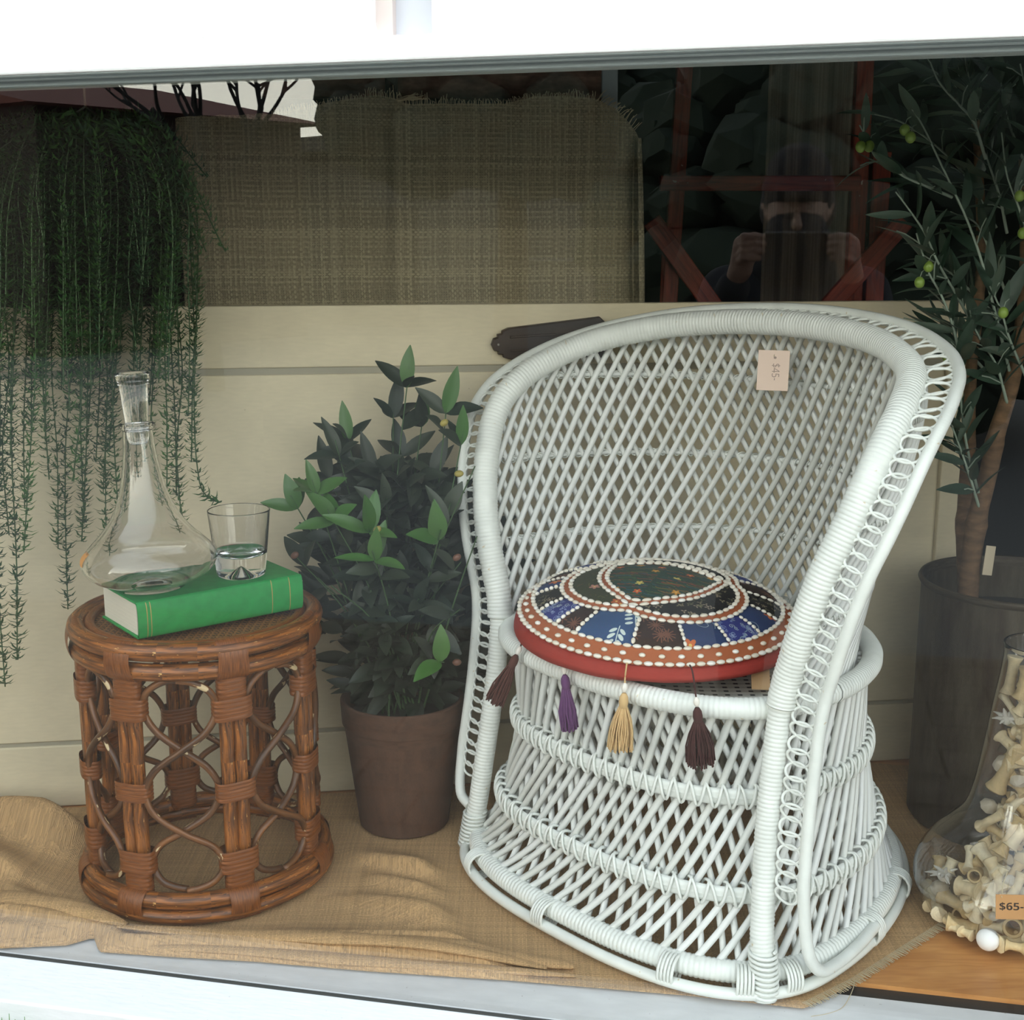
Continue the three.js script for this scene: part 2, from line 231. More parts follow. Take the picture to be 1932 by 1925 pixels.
// back panel: cream painted boards with grooved joints
const PA = Math.atan(0.1355), PZ = 2.373;
const Pn = (s, y, d) => V(s * Math.cos(PA) - d * Math.sin(PA) * -1, y, PZ + s * Math.sin(PA) - d * Math.cos(PA));
function panelBox(w, h, t, s, y, d, r = 0.003) { const g = rbox(w, h, t, r); g.rotateY(PA); const p = Pn(s, y, d); g.translate(p.x, p.y, p.z); return g; }
{
  const g = group('wall_back'); g.userData.kind = 'structure';
  const L = -1.75, R0 = 0.865, w = R0 - L, c = (L + R0) / 2;
  // heights of the joints: 0.21 and 0.735
  for (const [y0, y1] of [[0.002, 0.120], [0.128, 0.788], [0.800, 0.908]]) mesh('panel_board', panelBox(w, y1 - y0, 0.02, c, (y0 + y1) / 2, -0.01), M.panel, g);
  mesh('joint_strip', panelBox(w, 0.02, 0.008, c, 0.794, -0.008), M.panelEdge, g);
  mesh('joint_strip', panelBox(w, 0.016, 0.008, c, 0.124, -0.008), M.panelEdge, g);
  mesh('side_strip', panelBox(0.05, 0.79, 0.014, R0 - 0.022, 0.395, 0.008), M.panel, g);
}
// the dark shop behind
struct('floor', (() => { const g = bx(7, 0.08, 5); g.translate(0, -0.56, -4.05); return g; })(), std({ color: lin(0.09, 0.08, 0.07), roughness: 0.8 }));
struct('wall_rear', (() => { const g = bx(7, 3.2, 0.1); g.translate(0, 1.0, -6.0); return g; })(), M.shopWall);
for (const sd of [-1, 1]) struct(sd < 0 ? 'wall_left' : 'wall_right', (() => { const g = bx(0.1, 3.2, 6.0); g.translate(sd * 2.9, 1.0, -3.4); return g; })(), M.shopWall);
struct('ceiling', (() => { const sh = new THREE.Shape(); const a = G(-3.4, 0, 0.01), b = G(3.4, 0, 0.01); sh.moveTo(a.x, -a.z); sh.lineTo(b.x, -b.z); sh.lineTo(3.2, 6.1); sh.lineTo(-3.4, 6.1); sh.closePath(); const g = new THREE.ExtrudeGeometry(sh, { depth: 0.1, bevelEnabled: false }); g.rotateX(-Math.PI / 2); g.translate(0, GT + 0.62, 0); return metricBoxUV(g); })(), M.shopWall);

// ---------------------------------------------------------------- white wicker armchair
// local frame: x across (positive towards the camera's right), z to the front, y up
const RIMW = [], HOOP = []; // the rim, in the chair's own frame
const CH = group('wicker_armchair'); tag(CH, 'white painted wicker barrel armchair with arched back and latticed drum base', 'chair');
CH.position.copy(V(0.13616, 0.0065, 1.86115)); CH.rotation.y = THREE.MathUtils.degToRad(-47.25);
{
  const rimT = [[0.31, 0.0, 0.0], [0.295, 0.08, -0.008], [0.288, 0.16, -0.017], [0.282, 0.24, -0.027], [0.280, 0.32, -0.038], [0.281, 0.40, -0.047], [0.287, 0.44, -0.05], [0.298, 0.48, -0.05], [0.309, 0.52, -0.05], [0.320, 0.56, -0.053], [0.331, 0.60, -0.06], [0.343, 0.64, -0.072], [0.353, 0.68, -0.087], [0.360, 0.72, -0.105], [0.361, 0.76, -0.135], [0.350, 0.80, -0.19], [0.31, 0.84, -0.275], [0.22, 0.868, -0.345], [0.12, 0.881, -0.378], [0, 0.886, -0.39]];
  const ctrl = [...rimT.map(([w, h, b]) => V3(-w, h, b)), ...rimT.slice(0, -1).reverse().map(([w, h, b]) => V3(w, h, b))];
  const NR = 2600, rim = spline(ctrl, NR);
  let RL = 0; for (let i = 1; i < NR; i++) RL += rim[i].distanceTo(rim[i - 1]);
  const coil = (pitch, amp, base) => (s) => base + amp * (Math.abs(Math.sin((Math.PI * s) / pitch)) - 0.6);
  // split the wrapped pole: left leg, arch, right leg
  const iL = rim.findIndex((p) => p.y > 0.405), iR = NR - 1 - iL;
  const jit = (s) => 0.0005 * noise.noise(s * 40, 1, 2);
  const rr = (base) => (s) => base + 0.0011 * (Math.abs(Math.sin((Math.PI * s) / 0.0061)) - 0.6) + jit(s);
  mesh('leg', sweep(rim.slice(0, iL + 12), { r: rr(0.0165), seg: 12 }), M.white, CH);
  mesh('arched_rim', sweep(rim.slice(iL, iR), { r: rr(0.0205), seg: 14 }), M.white, CH);
  mesh('leg', sweep(rim.slice(iR - 12), { r: rr(0.0165), seg: 12 }), M.white, CH);
  // flange direction: sideways along the arms, backwards and a little up over the top
  const flange = (f) => { // f in 0..1 along the rim
    const k = Math.abs(f - 0.5) * 2, q = (1 - sstep(0.0, 0.42, k)) * Math.PI / 2 * 0.98, sg = f < 0.5 ? -1 : 1, mid = sstep(0, 0.02, k);
    return V3(sg * Math.cos(q) * mid, 0.34 * Math.sin(q), -Math.sin(q) * 0.94 - 0.06).normalize();
  };
  const gap = (f) => { const k = Math.abs(f - 0.5) * 2; return 0.062 * (1 - 0.32 * sstep(0.86, 0.97, k)) ; };
  const out = []; for (let i = 0; i < 300; i++) { const f = lerp(0.062, 0.935, i / 299), p = rim[Math.round(f * (NR - 1))]; out.push(p.clone().addScaledVector(flange(f), gap(f))); }
  // lower ends: the left one turns into the leg, the right one sweeps back onto the base ring
  const pl = out[0], lead = [V3(-0.312, 0.075, -0.005), V3(-0.335, 0.088, -0.006)];
  const pr = out[299], tail = [V3(pr.x + 0.004, 0.07, pr.z - 0.015), V3(0.356, 0.04, -0.06), V3(0.352, 0.03, -0.11), V3(0.347, 0.032, -0.17), V3(0.335, 0.034, -0.23)];
  RIMW.push(...rim.filter((_, i) => i % 20 === 0), ...out.filter((_, i) => i % 3 === 0)); const outPts = spline([...lead, ...out.filter((_, i) => i % 6 === 0 || i === 299), ...tail], 1500);
  mesh('outer_cane', sweep(outPts, { r: (s) => 0.0086 + 0.0005 * (Math.abs(Math.sin((Math.PI * s) / 0.005)) - 0.6), seg: 10 }), M.white, CH);
  // interlaced loops between rim and cane
  const ringG = [0, 1].map((k) => { const pts = []; for (let i = 0; i < 26; i++) { const a = (i / 26) * Math.PI * 2; pts.push(V3(Math.cos(a) * 0.0158, Math.sin(a) * 0.0122, Math.sin(a * 2) * 0.0015 * (k ? -1 : 1))); } return sweep(pts, { r: 0.0021, seg: 6, closed: true }); });
  const NL = Math.round((RL * 0.888) / 0.0188);
  for (let i = 0; i < NL; i++) {
    const f = lerp(0.052, 0.94, i / (NL - 1)), ii = Math.round(f * (NR - 1)), p = rim[ii], t = rim[Math.min(NR - 1, ii + 4)].clone().sub(rim[Math.max(0, ii - 4)]).normalize();
    const d = flange(f), dd = d.clone().addScaledVector(t, -d.dot(t)).normalize(), nrm = dd.clone().cross(t).normalize();
    const m = mesh('loop', ringG[i % 2], M.white, CH), g = gap(f);
    const mt = new THREE.Matrix4().makeBasis(dd.clone().multiplyScalar((g - 0.018) / 0.04), t, nrm); m.position.copy(p).addScaledVector(d, 0.0195 + (g - 0.0275) / 2); m.quaternion.setFromRotationMatrix(new THREE.Matrix4().makeBasis(dd, t, nrm)); m.rotateX(i % 2 ? 0.22 : -0.22); m.scale.set((g - 0.022) / 0.04 * 1.12, 1, 1);
  }
  // back shell: horizontal half-ellipse sections behind the rim
  const rimAt = table([...rimT.map(([w, h, b]) => [h, w, b])].slice(4));
  const Bk = (h) => lerp(-0.465, -0.43, sstep(0.6, 0.9, h));
  const sect = (h, off) => { const [w, b] = rimAt(h), a = w + off, d = Math.max(0.002, b - Bk(h)) + off, P = [], S = [0]; for (let i = 0; i <= 80; i++) { const q = (i / 80) * Math.PI; P.push([-a * Math.cos(q), b - d * Math.sin(q)]); if (i) S.push(S[i - 1] + Math.hypot(P[i][0] - P[i - 1][0], P[i][1] - P[i - 1][1])); } return { P, S, L: S[80] }; };
  const HS = []; for (let i = 0; i <= 60; i++) HS.push(0.385 + i * (0.502 / 60));
  const secs = {}; for (const o of [0.0045, -0.0045]) secs[o] = HS.map((h) => sect(h, o));
  const onShell = (s, k, o) => { const c = secs[o][k], x = s + c.L / 2; if (x < 0.004 || x > c.L - 0.004) return null; let i = 1; while (c.S[i] < x) i++; const t = (x - c.S[i - 1]) / (c.S[i] - c.S[i - 1]); return V3(lerp(c.P[i - 1][0], c.P[i][0], t), HS[k], lerp(c.P[i - 1][1], c.P[i][1], t)); };
  const R = rng(11);
  for (const dir of [1, -1]) {
    const o = dir > 0 ? -0.0045 : 0.0045;
    for (let s0 = -0.92; s0 < 0.92; s0 += 0.0252) {
      const j = (R() - 0.5) * 0.006; let run = [];
      const flush = () => { if (run.length >= 4) mesh('reed', sweep(run, { r: 0.0046 + R() * 0.0008, seg: 6 }), M.reed[Math.floor(R() * 3)], CH); run = []; };
      for (let k = 0; k <= 60; k++) { const p = onShell(s0 + j + dir * 0.57 * (HS[k] - 0.385) * (1 + 0.06 * Math.sin(s0 * 3)), k, o); if (p) run.push(p); else flush(); }
      flush();
    }
  }
  // thin hoops tied behind the back lattice
  for (const h of [0.522, 0.651, 0.785]) { const c = sect(h, 0.006), pts = c.P.filter((_, i) => i > 2 && i < 78).map(([x, z]) => V3(x, h, z)); mesh('back_hoop', sweep(pts, { r: 0.0042, seg: 6 }), M.reed[0], CH);
    const tie = []; for (let i = 0; i <= 900; i++) { const q = i / 900 * 0.94 + 0.03, k = q * 80, a = Math.floor(k), t = k - a, x = lerp(c.P[a][0], c.P[Math.min(80, a + 1)][0], t), z = lerp(c.P[a][1], c.P[Math.min(80, a + 1)][1], t), w = i * 0.62; tie.push(V3(x * (1 + 0.02 * Math.cos(w)), h + 0.006 * Math.sin(w), z + 0.006 * Math.cos(w))); }
    mesh('tie_cord', sweep(tie, { r: 0.0012, seg: 4 }), M.white, CH); }
  // drum base: closed sections
  const lev = table([[0, 0.335, -0.11, 0.092, -0.61], [0.125, 0.291, -0.17, 0.034, -0.51], [0.26, 0.266, -0.19, 0.018, -0.47], [0.395, 0.268, -0.17, 0.03, -0.47]]);
  const lev2 = (h) => { const s = [0.0, 0.125, 0.26, 0.395], i = h < 0.125 ? 0 : h < 0.26 ? 1 : 2, t = (h - s[i]) / (s[i + 1] - s[i]); const a = lev(s[i]), b = lev(s[i + 1]); const e = i === 0 ? t * (1.5 - 0.5 * t) : t; return a.map((v, k) => lerp(v, b[k], e)); };
  const base = (q, h, off) => { const [a, c, f, bk] = lev2(h); const co = Math.cos(q), si = Math.sin(q); // q = 0 at the right side, pi/2 at the front
    const p = si >= 0 ? 2.6 : 2.0, x = Math.sign(co) * Math.pow(Math.abs(co), 2 / p) * (a + off), zz = Math.pow(Math.abs(si), 2 / p); return V3(x, h, si >= 0 ? c + zz * (f - c + off) : c - zz * (c - bk + off)); };
  const arcs = (h, off, n) => { const P = []; for (let i = 0; i < 720; i++) P.push(base((i / 720) * Math.PI * 2, h, off)); return new THREE.CatmullRomCurve3(P, true).getSpacedPoints(n).slice(0, n); };
  const NB = 74, KH = 22, rows = {}; for (const o of [0.004, -0.0045]) { rows[o] = []; for (let k = 0; k <= KH; k++) rows[o].push(arcs(lerp(0.022, 0.392, k / KH), o, NB * 12)); }
  for (const dir of [1, -1]) {
    const o = dir < 0 ? 0.004 : -0.0045;
    for (let n = 0; n < NB; n++) { const j = (R() - 0.5) * 4, pts = []; for (let k = 0; k <= KH; k++) { const t = n * 12 + j + dir * (k / KH) * 84, N = NB * 12, a = Math.floor(t), w = t - a; pts.push(rows[o][k][((a % N) + N) % N].clone().lerp(rows[o][k][(((a + 1) % N) + N) % N], w)); }
      mesh('base_reed', sweep(pts, { r: 0.0051 + R() * 0.0007, seg: 6 }), M.reed[Math.floor(R() * 3)], CH); }
  }
  // two girdles of three canes, cross-lashed
  for (const h of [0.125, 0.26]) {
    const P = arcs(h, 0.0125, 360); mesh('girdle', sweep(P, { seg: 18, closed: true, up: V3(0, 1, 0), r: 1, profile: (a) => { const y = Math.cos(a), l = 0.0115 * Math.abs(y); const lob = 0.0045 + 0.0012 * Math.abs(Math.cos(1.5 * Math.asin(clamp(y, -1, 1)) * 2)); return 1 / Math.sqrt((y / (0.0125)) ** 2 + (Math.sin(a) / lob) ** 2); } }), M.white, CH);
    for (const d of [1, -1]) { const N = 74 * 14, Q = arcs(h, 0.0125, N), Qi = arcs(h, -0.0085, N), Qo = arcs(h, 0.021, N), pts = []; for (let i = 0; i < N; i++) { const w = d * (i / 14) * Math.PI * 2 + (d < 0 ? Math.PI : 0), c = Math.cos(w), e = Q[i].clone().lerp(c > 0 ? Qo[i] : Qi[i], Math.abs(c) * (c > 0 ? 0.95 : 1)); e.y = h + 0.0165 * Math.sin(w); pts.push(e); } mesh('lashing', sweep(pts, { r: 0.0024, seg: 5, closed: true }), M.white, CH); }
  }
  mesh('base_ring', sweep(arcs(0.030, 0.004, 1900), { r: (s) => 0.0155 + 0.0012 * (Math.abs(Math.sin((Math.PI * s) / 0.0072)) - 0.6), seg: 10, closed: true }), M.white, CH);
  mesh('foot_ring', sweep(arcs(0.010, 0.012, 300), { r: 0.0085, seg: 8, closed: true }), M.white, CH);
  // ties on the base ring
  for (const q of [0.32, 0.62, 1.05, 1.62, 2.2, 2.75, 5.7, 6.05]) { const c = base(q, 0.022, 0.008), t = base(q + 0.02, 0.022, 0.008).sub(c).normalize(), up = V3(0, 1, 0), o = t.clone().cross(up), pts = []; for (let i = 0; i <= 90; i++) { const w = (i / 90) * Math.PI * 2 * 5; pts.push(c.clone().addScaledVector(t, (i / 90 - 0.5) * 0.026).addScaledVector(up, Math.sin(w) * 0.0225).addScaledVector(o, Math.cos(w) * 0.021)); } mesh('ring_tie', sweep(pts, { r: 0.0024, seg: 5 }), M.white, CH); }
  // seat hoop and woven seat
  mesh('seat_hoop', sweep(arcs(0.395, 0.014, 1500), { r: (s) => 0.0158 + 0.0011 * (Math.abs(Math.sin((Math.PI * s) / 0.0068)) - 0.6), seg: 10, closed: true }), M.white, CH);
  HOOP.push(...arcs(0.395, 0.014 + 0.0165 + 0.0125, 900));
  { const P = arcs(0.395, 0.004, 160), g = grid(160, 10, (u, v) => { const p = P[Math.round(u * 160) % 160]; return V3(p.x * v, 0.388 - 0.008 * (1 - v * v), lerp(-0.2, p.z, v)); }, (u, v, p) => [p.x, p.z]);
    mesh('woven_seat', g, std({ map: pixels(128, 128, (x, y) => { const a = ((x + y) % 32 < 20), b = ((x - y + 128) % 32 < 20); const k = a ? 1 : b ? 0.9 : 0.25; return [214 * k, 216 * k, 204 * k]; }, true, 0.1), roughness: 0.5, side: THREE.DoubleSide }), CH); }
  for (const sg of [-1, 1]) { const pts = []; for (let i = 0; i <= 130; i++) { const w = (i / 130) * Math.PI * 2 * 9, y = lerp(0.008, 0.07, i / 130), [wd, b] = [lerp(0.308, 0.298, i / 130), lerp(-0.001, -0.006, i / 130)]; pts.push(V3(sg * wd + Math.cos(w) * 0.0185, y, b + Math.sin(w) * 0.0185)); } mesh('foot_wrap', sweep(pts, { r: 0.0026, seg: 5 }), M.white, CH); }
}

// ---------------------------------------------------------------- rattan stool
const ST = group('rattan_stool'); tag(ST, 'round brown rattan stool with caned top and looped cane sides', 'stool');
ST.position.copy(V(-0.503, 0.006, 2.03));
const STH = 0.44;
{
  const R = rng(21), ry = THREE.MathUtils.degToRad(13.5);
  const P = (deg, r, y) => { const a = THREE.MathUtils.degToRad(deg) + ry; return V3(Math.sin(a) * r, y, Math.cos(a) * r); };
  const circ = (r, y, n, wob = 0.0015) => { const p = []; for (let i = 0; i < n; i++) { const a = (i / n) * 360; p.push(P(a, r + wob * noise.noise(i / n * 6, r * 30, y * 9), y + wob * noise.noise(i / n * 6, 4, y * 20))); } return p; };
  const node = (s0, amp) => (s, t) => amp; // plain
  mesh('top_ring', sweep(circ(0.184, STH - 0.012, 180), { r: 0.0145, seg: 12, closed: true }), M.rattan, ST);
  mesh('lower_ring', sweep(circ(0.183, STH - 0.043, 180), { r: 0.0135, seg: 12, closed: true }), M.rattan, ST);
  mesh('inner_ring', sweep(circ(0.163, STH - 0.008, 180), { r: 0.008, seg: 10, closed: true }), M.wrap, ST);
  mesh('base_ring', sweep(circ(0.187, 0.034, 180), { r: 0.0135, seg: 12, closed: true }), M.rattan, ST);
  mesh('base_ring', sweep(circ(0.195, 0.0115, 180), { r: 0.0105, seg: 12, closed: true }), M.rattan, ST);
  // caned top: a pierced sheet of crossing strips
  {
    const tex = pixels(256, 256, (x, y) => { const q = (v, p, w) => ((v % p) + p) % p < w; const k = 0.82 + 0.2 * noise.noise(x / 9, y / 9, 3); const on = q(x, 32, 11) || q(y, 32, 11) || q(x + y, 32, 8) || q(x - y, 32, 8); return on ? [168 * k, 112 * k, 62 * k] : [22, 14, 8]; }, true, 0.09);
    const bump = pixels(256, 256, (x, y) => { const q = (v, p, w) => ((v % p) + p) % p < w; const on = q(x, 32, 11) || q(y, 32, 11) || q(x + y, 32, 8) || q(x - y, 32, 8); return on ? [255, 255, 255] : [0, 0, 0]; }, false, 0.09);
    const g = grid(64, 6, (u, v) => P(u * 360, 0.166 * v, STH - 0.009), (u, v, p) => [p.x, p.z]); mesh('caned_top', g, std({ map: tex, bumpMap: bump, bumpScale: 0.0015, roughness: 0.6, side: THREE.DoubleSide }), ST);
  }
  const angs = [-81, -36, 15, 64, 105, 147, 193, 240];
  const bandY = [0.335, 0.205, 0.085];
  angs.forEach((a, i) => {
    const da = 3.15;
    for (const s of [-1, 1]) { const p = []; for (let k = 0; k <= 14; k++) { const y = lerp(0.03, STH - 0.05, k / 14); p.push(P(a + s * da, 0.176 + 0.002 * noise.noise(k * 0.5, i, s), y)); } mesh('post', sweep(p, { r: (q) => 0.0108 + 0.0013 * Math.exp(-(((q - 0.11 - i * 0.013) / 0.006) ** 2)) + 0.0011 * Math.exp(-(((q - 0.27 - i * 0.009) / 0.006) ** 2)), seg: 9 }), M.rattan, ST); }
    // wrapped collars: flat strip wound round both canes
    const coilWrap = (yc, hgt, turns, ra, rb, name = 'binding') => {
      const c = P(a, 0.176, yc), t = P(a + 90, 1, 0), o = P(a, 1, 0), lo = (y, w) => { const q = c.clone(); const f = Math.sign(Math.cos(w)) * Math.pow(Math.abs(Math.cos(w)), 0.7), g = Math.sign(Math.sin(w)) * Math.pow(Math.abs(Math.sin(w)), 0.7); q.addScaledVector(t, f * ra).addScaledVector(o, g * rb); q.y = y; return q; };
      const g = grid(28, turns * 6, (u, v) => { const w = u * Math.PI * 2, k = 1 + 0.028 * (Math.abs(Math.sin(v * turns * Math.PI)) - 0.5) + 0.01 * noise.noise(v * turns, u * 3, i); const y = yc + (v - 0.5) * hgt + 0.0015 * Math.sin(w + i); const q = lo(y, w), m = c.clone(); m.y = y; return m.lerp(q, k); }, (u, v) => [u * 0.1, v * hgt]);
      mesh(name, g, M.wrap, ST);
    };
    coilWrap(0.37, 0.05, 7, 0.0225, 0.0132);
    coilWrap(bandY[0], 0.034, 5, 0.0305, 0.0165, 'loop_binding'); coilWrap(bandY[1], 0.03, 5, 0.0305, 0.0165, 'loop_binding'); coilWrap(bandY[2] + 0.006, 0.036, 5, 0.0305, 0.0165, 'loop_binding');
    coilWrap(0.06, 0.05, 7, 0.0225, 0.0132);
    // lashings over the two top rings and over the base ring: fans of strips
    const lash = (y0, y1, rr, w, nm, thick) => { const g = grid(14, 16, (u, v) => { const th = lerp(-0.4, 2.75, v) , deg = a + (u - 0.5) * w * (1 + 0.3 * Math.abs(v - 0.5)); const yc = (y0 + y1) / 2, hy = (y0 - y1) / 2 + thick; const rad = rr + Math.sin(th + 0.2) * thick * 1.04 + 0.0007 * Math.abs(Math.sin(u * Math.PI * 5)); return P(deg, rad, yc + Math.cos(th + 0.2) * hy); }, (u, v) => [v * 0.06, u * 0.05]); mesh(nm, g, M.wrapTwo ||= (() => { const m = M.wrap.clone(); m.side = THREE.DoubleSide; return m; })(), ST); };
    lash(STH - 0.012, STH - 0.043, 0.1835, 13, 'rim_lashing', 0.0158);
    lash(0.034, 0.0115, 0.1905, 12.5, 'base_lashing', 0.0145);
  });
  // looped canes between the posts: two mirrored waves per bay
  for (let i = 0; i < 8; i++) {
    const a0 = angs[i], a1 = i < 7 ? angs[i + 1] : angs[0] + 360, mid = (a0 + a1) / 2, hw = (a1 - a0) / 2 - 7.6;
    const ys = [0.384, 0.379, 0.362, 0.335, 0.303, 0.272, 0.240, 0.205, 0.172, 0.142, 0.115, 0.085, 0.060, 0.051, 0.047], xs = [0, 0.42, 0.86, 1, 0.72, 0, -0.72, -1, -0.78, 0, 0.78, 1, 0.74, 0.36, 0];
    for (const s of [-1, 1]) { const c = ys.map((y, k) => P(mid + s * xs[k] * hw, 0.177 + s * (k > 3 && k < 12 ? 0.0052 : 0.0025), y)); mesh('looped_cane', sweep(spline(c, 70), { r: 0.0056, seg: 8 }), M.cane, ST); }
  }
}

// ---------------------------------------------------------------- green book on the stool
const BK = group('book'); tag(BK, 'thick green cloth-bound book lying on the rattan stool', 'book');
BK.position.copy(V(-0.486, 0.447, 2.006)); BK.rotation.y = Math.atan2(0.166, 0.215);
{ // local x along the spine, +z the spine side
  const L = 0.272, W = 0.142, T = 0.053;
  const cover = (y) => { const g = rbox(L, 0.0032, W, 0.0012); g.translate(0, y, -0.001); return g; };
  mesh('back_cover', cover(0.0016), M.bookGreen, BK); mesh('front_cover', cover(T + 0.0016), M.bookGreen, BK);
  const sp = grid(2, 18, (u, v) => { const w = (v - 0.5) * Math.PI, y = T / 2 + 0.0016 + Math.sin(w) * (T / 2 + 0.0012), z = W / 2 - 0.003 + Math.pow(Math.cos(w), 0.6) * 0.0085; return V3((u - 0.5) * L, y, z); }, (u, v) => [u * L, v * 0.08]);
  const spi = grid(2, 18, (u, v) => { const w = (0.5 - v) * Math.PI, y = T / 2 + 0.0016 + Math.sin(w) * (T / 2 - 0.001), z = W / 2 - 0.005 + Math.pow(Math.cos(w), 0.6) * 0.0085; return V3((u - 0.5) * L, y, z); }, (u, v) => [u * L, v * 0.08]);
  const spm = M.bookGreen.clone(); spm.side = THREE.DoubleSide; mesh('spine', mergeGeometries([sp, spi]), spm, BK);
  const pg = grid(2, 14, (u, v) => { const w = (v - 0.5) * Math.PI; return V3((u - 0.5) * (L - 0.008), T / 2 + 0.0016 + Math.sin(w) * (T / 2 - 0.0018), W / 2 - 0.008 + Math.cos(w) * 0.009); }, (u, v) => [u * L, v * T]);
  const blk = bx(L - 0.008, T - 0.004, W - 0.012); blk.translate(0, T / 2 + 0.0016, -0.004);
  mesh('page_block', blk, M.page, BK);
  for (const x of [-0.122, -0.116, 0.082, 0.113]) mesh('spine_line', (() => { const g = grid(1, 14, (u, v) => { const w = (v - 0.5) * Math.PI * 0.86, y = T / 2 + 0.0016 + Math.sin(w) * (T / 2 + 0.0012), z = W / 2 - 0.003 + Math.pow(Math.cos(w), 0.6) * 0.0085 + 0.0002; return V3(x + (u - 0.5) * 0.0013, y, z); }); return g; })(), M.gilt, BK);
}

// ---------------------------------------------------------------- decanter and tumbler
const bookTop = 0.447 + 0.053 + 0.0034;
const DC = group('decanter'); tag(DC, 'clear glass decanter with broad base and tall flared stopper on the book', 'decanter');
{
  const outer = [[0.0, 0.0], [0.048, 0.0], [0.052, 0.002], [0.056, 0.006], [0.085, 0.021], [0.097, 0.034], [0.101, 0.046], [0.098, 0.058], [0.086, 0.074], [0.068, 0.094], [0.05, 0.121], [0.0375, 0.153], [0.0295, 0.188], [0.0245, 0.222], [0.0225, 0.25], [0.0222, 0.261], [0.0262, 0.2635], [0.0268, 0.266], [0.0262, 0.2688], [0.0232, 0.2715]];
  const cOut = new THREE.CatmullRomCurve3(outer.map(([r, y]) => V3(r, y, 0)), false, 'centripetal').getSpacedPoints(130);
  const inn = []; for (let i = cOut.length - 1; i >= 0; i--) { const p = cOut[i]; if (p.y < 0.27 && p.x > 0.001) { const r = Math.max(0.0, Math.min(p.x - 0.0028, p.y > 0.255 ? 0.0192 : 9)), y = Math.max(p.y, 0.009 + 0.0 * p.x); if (p.y > 0.004) inn.push([r, y]); } }
  inn.push([0.03, 0.0065], [0, 0.0075]);
  const clean = inn.filter((p, i) => i === 0 || p[1] <= inn[i - 1][1] + 1e-6);
  const prof = [...cOut.map((p) => [Math.max(0, p.x), p.y]), [0.0205, 0.2715], ...clean];
  mesh('body', lathe(prof, 72), M.glass, DC);
  const stp = [[0, 0.238], [0.0125, 0.238], [0.0145, 0.24], [0.0165, 0.262], [0.0178, 0.286], [0.0196, 0.312], [0.0226, 0.337], [0.0246, 0.3435], [0.0252, 0.347], [0.0236, 0.3505], [0.0208, 0.352], [0.013, 0.349], [0, 0.347]];
  const sc = new THREE.CatmullRomCurve3(stp.map(([r, y]) => V3(r, y, 0)), false, 'centripetal').getSpacedPoints(60); mesh('stopper', lathe(sc.map((p) => [Math.max(0, p.x), p.y]), 48), M.glass, DC);
  const st = grid(8, 4, (u, v) => { const a = (-1.15 + (u - 0.5) * 0.3), y = 0.05 + v * 0.02, r = 0.1012 - 0.0125 * v * v; return V3(Math.sin(a) * r, y, Math.cos(a) * r); }); const sm = std({ color: lin(0.62, 0.28, 0.07), roughness: 0.8, side: THREE.DoubleSide }); const s = mesh('price_sticker', st, sm, DC); s.userData.label = 'small orange sticker';
  DC.position.copy(V(-0.549, bookTop + 0.0015, 1.952)); DC.rotation.z = 0.034; DC.scale.set(1, 0.93, 1);
}
const TU = group('tumbler'); tag(TU, 'clear glass tumbler with heavy dimpled base on the book', 'glass');
{
  const prof = [[0, 0.019], [0.003, 0.017], [0.018, 0.001], [0.021, 0], [0.034, 0], [0.037, 0.002], [0.0385, 0.006], [0.0485, 0.104], [0.0486, 0.1055], [0.0474, 0.1062], [0.0466, 0.105], [0.0388, 0.043], [0.0365, 0.039], [0.028, 0.0345], [0.014, 0.0315], [0, 0.0305]];
  mesh('bowl', lathe(prof, 64), M.glass, TU);
  TU.position.copy(V(-0.428, bookTop, 2.028));
}

